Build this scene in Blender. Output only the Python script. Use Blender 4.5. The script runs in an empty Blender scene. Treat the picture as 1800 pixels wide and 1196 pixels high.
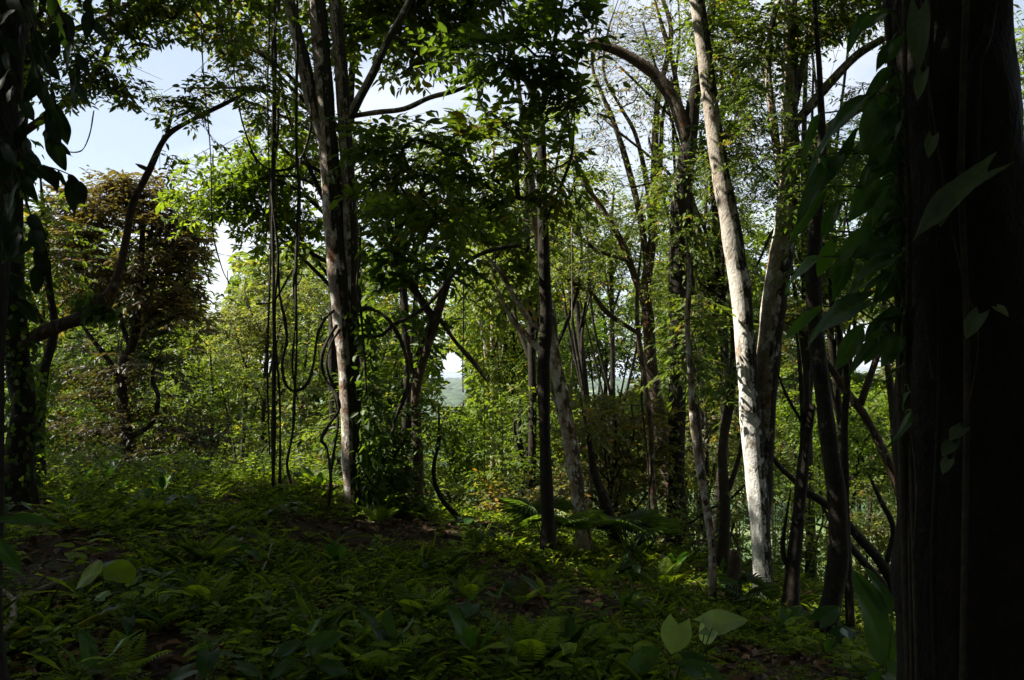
import bpy, math, zlib
import numpy as np
from mathutils import Vector, Matrix

SC = bpy.context.scene
COL = SC.collection
# ------------------------------------------------------------------ camera
F = 1500.0                       # focal length in photograph pixels (1800 wide)
CX, CY, HOR = 900.0, 598.0, 650.0
CAMZ = 1.6
PITCH = math.atan((HOR - CY) / F)
cam_d = bpy.data.cameras.new('camera')
cam_d.sensor_width = 36.0
cam_d.lens = F / 1800.0 * 36.0
cam_d.clip_start = 0.05
cam_d.clip_end = 120000.0
cam = bpy.data.objects.new('camera', cam_d)
COL.objects.link(cam)
cam.location = (0, 0, CAMZ)
cam.rotation_euler = (math.pi / 2 + PITCH, 0, 0)
SC.camera = cam
# ------------------------------------------------------------------ light
SUN = np.array((-0.67, 0.0, 0.74)); SUN = SUN / np.linalg.norm(SUN)
elev = math.asin(SUN[2])
azim = math.atan2(SUN[0], SUN[1])          # from +Y towards +X
world = bpy.data.worlds.new('World')
SC.world = world
world.use_nodes = True
wn, wl = world.node_tree.nodes, world.node_tree.links
wn.clear()
w_out = wn.new('ShaderNodeOutputWorld')
w_bg = wn.new('ShaderNodeBackground')
w_bg.inputs['Strength'].default_value = 0.05
sky = wn.new('ShaderNodeTexSky')
sky.sky_type = 'NISHITA'
sky.sun_disc = False
sky.sun_elevation = elev
sky.sun_rotation = azim
sky.air_density = 1.0
sky.dust_density = 0.6
sky.ozone_density = 1.5
w_tc = wn.new('ShaderNodeTexCoord')
w_map = wn.new('ShaderNodeMapping')
w_map.inputs['Scale'].default_value = (1.0, 1.0, 2.6)
w_map.inputs['Location'].default_value = (0.05, 0.1, 0.2)
w_noise = wn.new('ShaderNodeTexNoise')
w_noise.inputs['Scale'].default_value = 1.9
w_noise.inputs['Detail'].default_value = 7
w_noise.inputs['Roughness'].default_value = 0.55
w_ramp = wn.new('ShaderNodeValToRGB')
w_ramp.color_ramp.elements[0].position = 0.44
w_ramp.color_ramp.elements[0].color = (0.40, 0.40, 0.40, 1)
w_ramp.color_ramp.elements[1].position = 0.62
w_ramp.color_ramp.elements[1].color = (0.95, 0.95, 0.95, 1)
w_mix = wn.new('ShaderNodeMixRGB')
w_mix.inputs['Color2'].default_value = (6.6, 6.9, 7.3, 1)
wl.new(w_tc.outputs['Generated'], w_map.inputs['Vector'])
wl.new(w_map.outputs['Vector'], w_noise.inputs['Vector'])
wl.new(w_noise.outputs['Fac'], w_ramp.inputs['Fac'])
wl.new(w_ramp.outputs['Color'], w_mix.inputs['Fac'])
wl.new(sky.outputs['Color'], w_mix.inputs['Color1'])
wl.new(w_mix.outputs['Color'], w_bg.inputs['Color'])
wl.new(w_bg.outputs['Background'], w_out.inputs['Surface'])
sun_d = bpy.data.lights.new('sun', 'SUN')
sun_d.energy = 5.0
sun_d.angle = math.radians(0.5)
sun_d.color = (1.0, 0.94, 0.84)
sun = bpy.data.objects.new('sun', sun_d)
COL.objects.link(sun)
sun.rotation_euler = Vector(tuple(SUN)).to_track_quat('Z', 'Y').to_euler()
SC.view_settings.view_transform = 'Standard'
SC.view_settings.look = 'None'
SC.view_settings.exposure = 1.78
SC.view_settings.gamma = 1.0
SC.view_settings.use_curve_mapping = False
SC.render.engine = 'CYCLES'
SC.cycles.max_bounces = 6
SC.cycles.diffuse_bounces = 3
SC.cycles.glossy_bounces = 2
SC.cycles.transmission_bounces = 4
SC.cycles.volume_bounces = 0

# ------------------------------------------------------------------ helpers
cp, sp = math.cos(PITCH), math.sin(PITCH)


def P(px, py, d):
    """point at photograph pixel (px, py), d metres ahead of the viewpoint"""
    u, v = (px - CX) / F, (CY - py) / F
    fy, fz = cp - v * sp, sp + v * cp
    return np.array((u / fy * d, d, CAMZ + fz / fy * d))


def proj(X):
    x, y, z = X[:, 0], X[:, 1], X[:, 2] - CAMZ
    dep = np.maximum(y * cp + z * sp, 1e-3)
    up = -y * sp + z * cp
    return CX + F * x / dep, CY - F * up / dep, dep


def RS(s):
    return np.random.RandomState(zlib.crc32(str(s).encode()) & 0x7fffffff)


def nrm(a):
    return a / np.maximum(np.linalg.norm(a, axis=-1, keepdims=True), 1e-9)


def smooth(e0, e1, x):
    t = np.clip((x - e0) / (e1 - e0), 0, 1)
    return t * t * (3 - 2 * t)


def tag(o, label=None, cat=None, group=None, kind=None):
    if label: o['label'] = label
    if cat: o['category'] = cat
    if group: o['group'] = group
    if kind: o['kind'] = kind
    return o


def empty(name, loc, label, cat, group=None):
    o = bpy.data.objects.new(name, None)
    COL.objects.link(o)
    o.location = tuple(map(float, loc))
    o.empty_display_size = 0.2
    return tag(o, label, cat, group)


def mesh_np(name, V, sizes, idx, mat, parent=None, tint=None, smooth_=False, obj=True):
    """V verts, sizes loops per face, idx flat loop indices"""
    me = bpy.data.meshes.new(name)
    V = np.ascontiguousarray(V, dtype=np.float32)
    if parent is not None:
        V = V - np.array(parent.location, dtype=np.float32)
    nf = len(sizes)
    me.vertices.add(len(V)); me.vertices.foreach_set('co', V.ravel())
    me.loops.add(len(idx)); me.loops.foreach_set('vertex_index', np.ascontiguousarray(idx, dtype=np.int32))
    me.polygons.add(nf)
    st = np.zeros(nf, dtype=np.int32); st[1:] = np.cumsum(sizes)[:-1]
    me.polygons.foreach_set('loop_start', st)
    try:
        me.polygons.foreach_set('loop_total', np.asarray(sizes, dtype=np.int32))
    except Exception:
        pass
    if smooth_:
        me.polygons.foreach_set('use_smooth', np.ones(nf, dtype=bool))
    if tint is not None:
        a = me.attributes.new('tint', 'FLOAT', 'POINT')
        a.data.foreach_set('value', np.ascontiguousarray(tint, dtype=np.float32))
    me.update(calc_edges=True)
    me.materials.append(mat)
    if not obj:
        return me
    o = bpy.data.objects.new(name, me)
    COL.objects.link(o)
    if parent is not None:
        o.parent = parent
    return o


# ------------------------------------------------------------------ ground shape
_px = np.array((-40, -14, -6.5, -4.0, -2.4, -1.9, -0.5, 0.9, 2.0, 2.9, 3.9, 6.0, 14.0, 40.0))
_pz = np.array((1.4, 0.6, 0.16, 0.17, 0.12, -0.08, -0.30, -0.57, -0.76, -0.98, -1.16, -2.1, -5.0, -12.0))
_nz = np.array((1.4, 0.6, 0.10, 0.06, 0.0, 0.0, -0.04, -0.1, -0.2, -0.32, -0.5, -1.0, -2.6, -6.0))


def hgt(x, y):
    x = np.asarray(x, dtype=float); y = np.asarray(y, dtype=float)
    far = np.interp(x, _px, _pz); near = np.interp(x, _px, _nz)
    t = smooth(3.0, 9.0, y)
    z = near * (1 - t) + far * t
    z = z + np.where(y < 0, -y * 0.12, 0)
    s = np.maximum(y - 10.0, 0)
    drop = np.where(s < 6, 0.045 * s * s, 0.045 * 36 + 0.54 * (s - 6))
    z = z - np.where(s > 0, drop, 0)
    # shallow bumps of soil
    z = z + (0.05 * np.sin(1.7 * x + 0.6 * y) * np.sin(1.1 * y - 0.4 * x + 1) + 0.025 * np.sin(4.3 * x + 2.0) * np.sin(3.7 * y + x)) * smooth(200, 40, y)
    low = -100.0 + (14 * np.sin(x / 310.0 + y / 900.0) * np.sin(y / 420.0 + 0.6) + 22 * np.exp(-((y - 5200) / 1500.0) ** 2) * (0.6 + 0.4 * np.sin(x / 700.0))
                    + 8 * np.sin(x / 120.0 + 1.0) * np.sin(y / 150.0)) * smooth(500, 2200, y)
    low = low - 30 * smooth(9600, 10600, y)
    k = smooth(90, 210, y)
    return np.maximum(z, low) * (1 - k) + low * k


def G(px, py):
    """where the ray through a pixel meets the ground of the mound"""
    ds = np.linspace(2.0, 16, 600)
    a = P(px, py, 1.0)
    X = a[0] * ds; Z = CAMZ + (a[2] - CAMZ) * ds
    below = Z < hgt(X, ds)
    i = int(np.argmax(below)) if below.any() else 599
    return np.array((X[i], ds[i], float(hgt(X[i], ds[i]))))


# ------------------------------------------------------------------ materials
def new_mat(name):
    m = bpy.data.materials.new(name)
    m.use_nodes = True
    n, l = m.node_tree.nodes, m.node_tree.links
    n.clear()
    return m, n, l, n.new('ShaderNodeOutputMaterial')


def rgba(c):
    return (c[0], c[1], c[2], 1.0)


def leaf_mat(name, lo, hi, odd=None, trans=1.6, rough=0.5, tfac=0.45, spec=0.25):
    m, n, l, out = new_mat(name)
    at = n.new('ShaderNodeAttribute'); at.attribute_name = 'tint'
    rp = n.new('ShaderNodeValToRGB')
    e = rp.color_ramp.elements
    e[0].position = 0.0; e[0].color = rgba(lo)
    e[1].position = 0.9; e[1].color = rgba(hi)
    if odd:
        q = e.new(0.93); q.color = rgba(hi)
        q = e.new(0.97); q.color = rgba(odd)
    l.new(at.outputs['Fac'], rp.inputs['Fac'])
    nz = n.new('ShaderNodeTexNoise'); nz.inputs['Scale'].default_value = 9.0; nz.inputs['Detail'].default_value = 3
    ge = n.new('ShaderNodeNewGeometry')
    l.new(ge.outputs['Position'], nz.inputs['Vector'])
    mr = n.new('ShaderNodeMapRange'); mr.inputs['To Min'].default_value = 0.72; mr.inputs['To Max'].default_value = 1.28
    l.new(nz.outputs['Fac'], mr.inputs['Value'])
    mu = n.new('ShaderNodeMixRGB'); mu.blend_type = 'MULTIPLY'; mu.inputs['Fac'].default_value = 1.0
    l.new(rp.outputs['Color'], mu.inputs['Color1']); l.new(mr.outputs['Result'], mu.inputs['Color2'])
    bs = n.new('ShaderNodeBsdfPrincipled')
    bs.inputs['Roughness'].default_value = rough
    bs.inputs['Specular IOR Level'].default_value = spec
    l.new(mu.outputs['Color'], bs.inputs['Base Color'])
    tr = n.new('ShaderNodeBsdfTranslucent')
    tm = n.new('ShaderNodeMixRGB'); tm.blend_type = 'MULTIPLY'; tm.inputs['Fac'].default_value = 1.0
    tm.inputs['Color2'].default_value = (trans * 1.45, trans * 1.35, trans * 0.45, 1)
    l.new(mu.outputs['Color'], tm.inputs['Color1'])
    l.new(tm.outputs['Color'], tr.inputs['Color'])
    mx = n.new('ShaderNodeMixShader'); mx.inputs['Fac'].default_value = tfac
    l.new(bs.outputs['BSDF'], mx.inputs[1]); l.new(tr.outputs['BSDF'], mx.inputs[2])
    l.new(mx.outputs['Shader'], out.inputs['Surface'])
    return m


def bark_mat(name, base, base2, moss_shade, pale=None, moss_shade_amt=0.5, pale_amt=0.5, scale=1.0, red=None, bump=0.5, side=0.0, zfade=None):
    m, n, l, out = new_mat(name)
    tc = n.new('ShaderNodeTexCoord')
    mp = n.new('ShaderNodeMapping'); mp.inputs['Scale'].default_value = (scale * 1.7, scale * 1.7, scale * 1.15)
    l.new(tc.outputs['Object'], mp.inputs['Vector'])

    def noise(sc, det=5, rough=0.6):
        q = n.new('ShaderNodeTexNoise'); q.inputs['Scale'].default_value = sc
        q.inputs['Detail'].default_value = det; q.inputs['Roughness'].default_value = rough
        l.new(mp.outputs['Vector'], q.inputs['Vector'])
        return q

    def ramp(src, a, b):
        r = n.new('ShaderNodeValToRGB')
        r.color_ramp.elements[0].position = a; r.color_ramp.elements[1].position = b
        l.new(src, r.inputs['Fac'])
        return r.outputs['Color']

    def mix(fac, c1, c2):
        q = n.new('ShaderNodeMixRGB')
        l.new(fac, q.inputs['Fac'])
        for s, c in (('Color1', c1), ('Color2', c2)):
            if isinstance(c, tuple): q.inputs[s].default_value = rgba(c)
            else: l.new(c, q.inputs[s])
        return q.outputs['Color']
    n1, n2, n3, n4 = noise(7), noise(3.2, 6, 0.65), noise(16, 4), noise(2.1, 7, 0.7)
    col = mix(ramp(n1.outputs['Fac'], 0.35, 0.65), base, base2)
    if pale:
        pf = ramp(n2.outputs['Fac'], 0.66 - 0.3 * pale_amt, 0.74 - 0.3 * pale_amt)
        if zfade:
            so = n.new('ShaderNodeSeparateXYZ'); l.new(tc.outputs['Object'], so.inputs[0])
            zr = n.new('ShaderNodeMapRange'); zr.inputs['From Min'].default_value = zfade[0]; zr.inputs['From Max'].default_value = zfade[1]
            zr.inputs['To Min'].default_value = 1.0; zr.inputs['To Max'].default_value = 0.22
            l.new(so.outputs['Z'], zr.inputs['Value'])
            mm = n.new('ShaderNodeMath'); mm.operation = 'MULTIPLY'
            l.new(pf, mm.inputs[0]); l.new(zr.outputs['Result'], mm.inputs[1]); pf = mm.outputs[0]
        col = mix(pf, col, pale)
    if red:
        col = mix(ramp(n4.outputs['Fac'], 0.57, 0.64), col, red)
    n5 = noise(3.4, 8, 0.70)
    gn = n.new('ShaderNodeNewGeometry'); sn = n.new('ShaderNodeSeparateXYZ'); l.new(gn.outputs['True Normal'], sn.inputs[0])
    ma = n.new('ShaderNodeMath'); ma.operation = 'MULTIPLY_ADD'; ma.inputs[1].default_value = side  # moss mask pushed towards flanks away from the sun, painting their shade
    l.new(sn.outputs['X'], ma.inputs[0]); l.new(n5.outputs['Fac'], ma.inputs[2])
    col = mix(ramp(ma.outputs[0], 0.68 - 0.3 * moss_shade_amt, 0.76 - 0.3 * moss_shade_amt), col, moss_shade)
    spk = mix(ramp(n3.outputs['Fac'], 0.3, 0.7), (0.7, 0.7, 0.7), (1.25, 1.25, 1.25))
    mu = n.new('ShaderNodeMixRGB'); mu.blend_type = 'MULTIPLY'; mu.inputs['Fac'].default_value = 1
    l.new(col, mu.inputs['Color1']); l.new(spk, mu.inputs['Color2'])
    bs = n.new('ShaderNodeBsdfPrincipled'); bs.inputs['Roughness'].default_value = 0.9
    bs.inputs['Specular IOR Level'].default_value = 0.2
    l.new(mu.outputs['Color'], bs.inputs['Base Color'])
    bp = n.new('ShaderNodeBump'); bp.inputs['Strength'].default_value = bump; bp.inputs['Distance'].default_value = 0.02
    ad = n.new('ShaderNodeMath'); ad.operation = 'ADD'
    l.new(n1.outputs['Fac'], ad.inputs[0]); l.new(n3.outputs['Fac'], ad.inputs[1])
    l.new(ad.outputs[0], bp.inputs['Height'])
    l.new(bp.outputs['Normal'], bs.inputs['Normal'])
    l.new(bs.outputs['BSDF'], out.inputs['Surface'])
    return m


LM = {
    'dark': leaf_mat('leaf_dark_green', (0.020, 0.040, 0.008), (0.055, 0.095, 0.014), trans=1.8),
    'mid': leaf_mat('leaf_mid_green', (0.034, 0.062, 0.009), (0.088, 0.130, 0.018), (0.16, 0.13, 0.03)),
    'bright': leaf_mat('leaf_bright_green', (0.046, 0.088, 0.010), (0.115, 0.168, 0.020), trans=1.7),
    'yellow': leaf_mat('leaf_yellow_green', (0.050, 0.082, 0.011), (0.125, 0.165, 0.024), (0.26, 0.19, 0.04), trans=1.6),
    'pale': leaf_mat('leaf_pale_olive', (0.07, 0.09, 0.035), (0.14, 0.155, 0.06), trans=1.4),
    'olive': leaf_mat('leaf_olive', (0.040, 0.055, 0.014), (0.085, 0.100, 0.026), (0.22, 0.13, 0.03)),
    'maroon': leaf_mat('leaf_maroon_brown', (0.036, 0.032, 0.012), (0.092, 0.074, 0.028), trans=1.5),
    'darkbrown': leaf_mat('leaf_dark_brown', (0.022, 0.021, 0.008), (0.052, 0.045, 0.017), trans=1.1),
    'autumn': leaf_mat('leaf_turning', (0.060, 0.070, 0.018), (0.150, 0.140, 0.035), (0.40, 0.22, 0.03), trans=1.5),
    'herb': leaf_mat('leaf_herb', (0.014, 0.034, 0.004), (0.150, 0.215, 0.015), (0.17, 0.17, 0.03), trans=1.9, rough=0.6, spec=0.12),
    'aroid': leaf_mat('leaf_large_glossy', (0.012, 0.036, 0.007), (0.036, 0.085, 0.014), trans=1.6, rough=0.4, spec=0.3),
    'blackgreen': leaf_mat('leaf_shaded_dark', (0.006, 0.014, 0.004), (0.014, 0.030, 0.008), trans=1.0),  # shade put into the leaf colour of the drooping creeper
    'palegreen': leaf_mat('leaf_large_pale', (0.16, 0.24, 0.10), (0.22, 0.30, 0.14), trans=1.3, rough=0.45),
    'dull': leaf_mat('leaf_dull_pale', (0.045, 0.065, 0.035), (0.085, 0.11, 0.06), trans=1.2),
    'litter': leaf_mat('leaf_litter', (0.045, 0.026, 0.012), (0.16, 0.085, 0.038), (0.28, 0.15, 0.08), trans=0.6, rough=0.7, tfac=0.1),
}
BM = {
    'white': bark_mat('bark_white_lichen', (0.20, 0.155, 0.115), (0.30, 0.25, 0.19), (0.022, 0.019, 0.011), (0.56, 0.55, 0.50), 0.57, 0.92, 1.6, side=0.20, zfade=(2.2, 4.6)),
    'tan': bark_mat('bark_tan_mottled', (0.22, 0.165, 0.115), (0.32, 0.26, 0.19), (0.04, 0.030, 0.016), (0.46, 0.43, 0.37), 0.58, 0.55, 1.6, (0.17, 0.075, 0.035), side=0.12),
    'mossy': bark_mat('bark_mossy_shaded_pale', (0.16, 0.125, 0.09), (0.26, 0.215, 0.16), (0.022, 0.019, 0.010), (0.44, 0.42, 0.37), 0.64, 0.5, 1.6, (0.14, 0.06, 0.03), side=0.27),  # moss and painted shade together darken the right flank
    'dark': bark_mat('bark_dark', (0.016, 0.012, 0.008), (0.028, 0.022, 0.015), (0.010, 0.012, 0.005), (0.11, 0.10, 0.08), 0.5, 0.2, 1.6),
    'brown': bark_mat('bark_brown', (0.045, 0.032, 0.021), (0.080, 0.056, 0.036), (0.018, 0.021, 0.009), (0.22, 0.19, 0.15), 0.48, 0.3, 1.6, (0.14, 0.06, 0.03)),
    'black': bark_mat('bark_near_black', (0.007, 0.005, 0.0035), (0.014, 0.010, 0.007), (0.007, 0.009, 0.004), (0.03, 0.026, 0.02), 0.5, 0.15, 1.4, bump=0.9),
    'twig': bark_mat('bark_twig', (0.07, 0.055, 0.038), (0.12, 0.095, 0.065), (0.03, 0.03, 0.015), None, 0.4, 0.3, 2.0),
    'paletwig': bark_mat('bark_pale_twig', (0.16, 0.13, 0.095), (0.24, 0.20, 0.15), (0.05, 0.045, 0.025), None, 0.35, 0.3, 2.0),
    'vine': bark_mat('bark_vine', (0.022, 0.018, 0.012), (0.042, 0.034, 0.024), (0.025, 0.028, 0.012), None, 0.4, 0.3, 2.0),
    'stem': bark_mat('stem_green', (0.045, 0.070, 0.020), (0.075, 0.090, 0.035), (0.035, 0.040, 0.016), None, 0.3, 0.3, 2.0, bump=0.1),
}


# ------------------------------------------------------------------ tubes
def catmull(pts, n):
    pts = np.asarray(pts, dtype=float)
    m = len(pts)
    if m < 3:
        t = np.linspace(0, 1, n * (m - 1) + 1)[:, None]
        return pts[0] * (1 - t) + pts[-1] * t
    ext = np.vstack((2 * pts[0] - pts[1], pts, 2 * pts[-1] - pts[-2]))
    out = []
    for i in range(m - 1):
        p0, p1, p2, p3 = ext[i:i + 4]
        t = np.linspace(0, 1, n, endpoint=False)[:, None]
        out.append(0.5 * (2 * p1 + (p2 - p0) * t + (2 * p0 - 5 * p1 + 4 * p2 - p3) * t ** 2 + (3 * p1 - p0 - 3 * p2 + p3) * t ** 3))
    out.append(pts[-1:])
    return np.vstack(out)


def tube_arr(C, R, sides, rs=None, rough=0.0):
    """ring verts and quads round a centre line C with radii R"""
    n = len(C)
    T = nrm(np.gradient(C, axis=0))
    ref = np.array((0.0, 1.0, 0.0)) if abs(T[0][1]) < 0.8 else np.array((1.0, 0, 0))
    A = np.cross(T, ref); A = nrm(A); B = np.cross(T, A)
    th = np.linspace(0, 2 * math.pi, sides, endpoint=False)
    rad = np.repeat(R[:, None], sides, 1)
    if rough and rs is not None:
        s = np.arange(n)[:, None]
        ph = rs.rand(6) * 6.28
        rad = rad * (1 + rough * (0.5 * np.sin(2 * th + ph[0] + s * 0.23) + 0.4 * np.sin(3 * th + ph[1] - s * 0.31) + 0.5 * np.sin(5 * th + ph[2] + s * 0.6)
                                  + 0.6 * np.sin(s * 0.9 + ph[3])) + rough * 0.5 * (rs.rand(n, sides) - 0.5))
    V = C[:, None, :] + A[:, None, :] * (np.cos(th)[None, :, None] * rad[..., None]) + B[:, None, :] * (np.sin(th)[None, :, None] * rad[..., None])
    V = V.reshape(-1, 3)
    i = np.arange(n - 1)[:, None] * sides; j = np.arange(sides)[None, :]; k = (j + 1) % sides
    Q = np.stack((i + j, i + k, i + sides + k, i + sides + j), -1).reshape(-1, 4)
    cap = np.vstack((V, C[-1] + T[-1] * R[-1] * 0.3, C[0] - T[0] * R[0] * 0.2))
    e, b = len(V), len(V) + 1
    lo = (n - 1) * sides
    tri = np.stack((lo + np.arange(sides), lo + (np.arange(sides) + 1) % sides, np.full(sides, e)), -1)
    tri0 = np.stack(((np.arange(sides) + 1) % sides, np.arange(sides), np.full(sides, b)), -1)
    return cap, Q, np.vstack((tri, tri0))


class Tubes:
    def __init__(s): s.V, s.Q, s.T, s.n = [], [], [], 0

    def add(s, C, R, sides=8, rs=None, rough=0.0):
        V, Q, T = tube_arr(np.asarray(C, float), np.asarray(R, float), sides, rs, rough)
        s.V.append(V); s.Q.append(Q + s.n); s.T.append(T + s.n); s.n += len(V)

    def build(s, name, mat, parent=None, tint=None):
        V = np.vstack(s.V); Q = np.vstack(s.Q); T = np.vstack(s.T)
        sizes = np.concatenate((np.full(len(Q), 4), np.full(len(T), 3)))
        idx = np.concatenate((Q.ravel(), T.ravel()))
        return mesh_np(name, V, sizes, idx, mat, parent, None if tint is None else np.full(len(V), tint), True)


def stem_world(stem, d0):
    """[(px,py,w) or (px,py,w,d)...] -> world points and radii"""
    pts, rad = [], []
    d = d0
    for s in stem:
        if len(s) > 3: d = s[3]
        p = P(s[0], s[1], d); pts.append(p)
        rad.append(0.5 * s[2] / F * d)
    return np.array(pts), np.array(rad)


def stem_tube(stem, d0, name, mat, parent, rs, sides=10, sub=5, rough=0.07, flare=False, wob=0.0):
    pts, rad = stem_world(stem, d0)
    if flare:
        g = pts[0].copy(); g[2] -= 0.35
        pts = np.vstack((g, pts)); wide = stem[0][2] >= 26; rad = np.concatenate(((rad[0] * (1.9 if wide else 1.3),), rad)); rad[1] *= 1.3 if wide else 1.08
    if stem[-1][2] <= 11: rad[-1] *= 0.3
    C = catmull(pts, sub)
    R = catmull(np.stack((rad, rad, rad), 1), sub)[:, 0]
    R = np.maximum(R, 0.002)
    if wob:
        n = len(C)
        C = C + wob * (np.stack((np.sin(np.arange(n) * 0.7 + rs.rand() * 6), np.sin(np.arange(n) * 0.9 + rs.rand() * 6), np.zeros(n)), 1))
    t = Tubes(); t.add(C, R, sides, rs, rough)
    o = t.build(name, mat, parent)
    return o, C, R


def segs_mesh(name, A, B, r0, r1, mat, parent):
    """many thin three-sided twigs from A to B"""
    n = len(A)
    T = nrm(B - A)
    ref = np.where(np.abs(T[:, 2:3]) < 0.9, np.array((0, 0, 1.0)), np.array((1.0, 0, 0)))
    X = nrm(np.cross(T, ref)); Y = np.cross(T, X)
    V = np.zeros((n, 6, 3))
    for k in range(3):
        c, s_ = math.cos(k * 2.0944), math.sin(k * 2.0944)
        off = X * c + Y * s_
        V[:, k] = A + off * r0[:, None]; V[:, 3 + k] = B + off * r1[:, None]
    base = np.arange(n)[:, None, None] * 6
    q = np.array(((0, 1, 4, 3), (1, 2, 5, 4), (2, 0, 3, 5)))[None]
    idx = (base + q).reshape(-1)
    return mesh_np(name, V.reshape(-1, 3), np.full(n * 3, 4), idx, mat, parent, None, True)


# ------------------------------------------------------------------ leaves
def leaf_arr(Pn, D, N, L, W, fold=0.28, simple=False, curl=0.12):
    D = nrm(D); S = nrm(np.cross(D, N)); N = np.cross(S, D)
    L = L[:, None]; W = W[:, None]
    n = len(Pn)
    if simple:
        V = np.zeros((n, 4, 3))
        V[:, 0] = Pn
        V[:, 1] = Pn + D * L * 0.5 + S * W * 0.5 + N * W * fold * 0.5
        V[:, 2] = Pn + D * L - N * L * curl
        V[:, 3] = Pn + D * L * 0.5 - S * W * 0.5 + N * W * fold * 0.5
        base = np.arange(n)[:, None] * 4
        idx = (base + np.array((0, 1, 2, 3))[None]).reshape(-1)
        return V.reshape(-1, 3), np.full(n, 4), idx, 4
    V = np.zeros((n, 6, 3))
    V[:, 0] = Pn
    V[:, 1] = Pn + D * L * 0.32 + S * W * 0.48 + N * W * fold * 0.5
    V[:, 2] = Pn + D * L * 0.70 + S * W * 0.36 + N * (W * fold * 0.36 - L * curl * 0.35)
    V[:, 3] = Pn + D * L - N * L * curl
    V[:, 4] = Pn + D * L * 0.70 - S * W * 0.36 + N * (W * fold * 0.36 - L * curl * 0.35)
    V[:, 5] = Pn + D * L * 0.32 - S * W * 0.48 + N * W * fold * 0.5
    base = np.arange(n)[:, None, None] * 6
    q = np.array(((0, 1, 2, 3), (0, 3, 4, 5)))[None]
    return V.reshape(-1, 3), np.full(n * 2, 4), (base + q).reshape(-1), 6


def leaf_obj(name, Pn, D, N, L, W, T, mat, parent, simple=False, fold=0.28, curl=0.12):
    V, s, i, k = leaf_arr(Pn, D, N, L, W, fold, simple, curl)
    return mesh_np(name, V, s, i, mat, parent, np.repeat(T, k))


# openings in the foliage where the sky, the sea or the plain shows: (px, py, rx, ry, keep)
GAPS = [(185, 242, 98, 58, 0.0), (110, 285, 45, 40, 0.05), (245, 285, 50, 18, 0.0), (310, 110, 65, 34, 0.0), (398, 215, 34, 40, 0.0), (340, 262, 40, 14, 0.0),
        (392, 450, 20, 70, 0.0), (378, 520, 22, 30, 0.15), (700, 178, 85, 22, 0.0), (660, 205, 30, 15, 0.2), (797, 648, 25, 32, 0.0), (800, 690, 26, 26, 0.0),
        (1065, 678, 52, 18, 0.12), (1485, 110, 62, 36, 0.12), (1522, 610, 48, 50, 0.06), (1120, 300, 30, 60, 0.5),
        (1075, 120, 62, 78, 0.5), (1180, 60, 30, 80, 0.6), (1075, 235, 60, 60, 0.55), (1185, 180, 22, 60, 0.6), (1140, 20, 60, 40, 0.6), (470, 640, 14, 26, 0.1), (560, 705, 14, 10, 0.1),
        (655, 430, 18, 20, 0.3), (640, 120, 16, 60, 0.3), (705, 390, 22, 14, 0.3), (840, 160, 40, 14, 0.35), (1490, 395, 14, 26, 0.3), (1545, 420, 30, 20, 0.3), (930, 285, 14, 20, 0.4)]


def gap_keep(X, rs, scale=1.0):
    x, y, _ = proj(X)
    keep = np.ones(len(X), bool)
    for gx, gy, rx, ry, k in GAPS:
        q = ((x - gx) / (rx * scale)) ** 2 + ((y - gy) / (ry * scale)) ** 2
        q = q + 0.35 * (rs.rand(len(X)) - 0.5)
        keep &= ~((q < 1) & (rs.rand(len(X)) > k))
    return keep


def sprays(O, D, Ls, k, lL, lW, rs, droop=0.25, whorl=0.0, flat=0.6):
    """leafy twigs: k leaves on each, alternate, in a loose plane"""
    n = len(O)
    up = np.tile(np.array((0, 0, 1.0)), (n, 1)) + (rs.rand(n, 3) - 0.5) * (1.6 * (1 - flat) + 0.3)
    S = nrm(np.cross(D, up)); N = nrm(np.cross(S, D))
    t = np.linspace(0.22, 1.0, k)[None, :]
    if whorl: t = 1 - (1 - t) * (1 - whorl)
    t = np.clip(t + (rs.rand(n, k) - 0.5) * 0.12, 0.05, 1.0)
    pos = O[:, None] + D[:, None] * (t * Ls[:, None])[..., None]
    pos[..., 2] -= droop * Ls[:, None] * t ** 2
    side = np.where(np.arange(k) % 2 == 0, 1.0, -1.0)[None, :, None]
    if whorl > 0.4:
        ang = (np.arange(k) * 2.4)[None, :] + rs.rand(n, 1) * 6.28
        d = D[:, None] * 0.35 + S[:, None] * np.cos(ang)[..., None] * 0.9 + N[:, None] * (np.sin(ang)[..., None] * 0.55 + 0.15)
    else:
        d = D[:, None] * 0.55 + S[:, None] * side * 0.85
        d[:, -1] = D * 1.0
    d = d + (rs.rand(n, k, 3) - 0.5) * 0.55
    d[..., 2] -= 0.18 + 0.3 * rs.rand(n, k)
    nn = N[:, None] + (rs.rand(n, k, 3) - 0.5) * 0.9
    size = (0.65 + 0.7 * rs.rand(n, k)) * (0.85 + 0.3 * rs.rand(n, 1))
    tint = np.clip(rs.rand(n, 1) * 0.5 + rs.rand(n, k) * 0.5, 0, 1)
    end = O + D * Ls[:, None]; end[:, 2] -= droop * Ls
    return (pos.reshape(-1, 3), nrm(d.reshape(-1, 3)), nrm(nn.reshape(-1, 3)), (lL * size).ravel(), (lW * size).ravel(), tint.ravel(), end)


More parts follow.
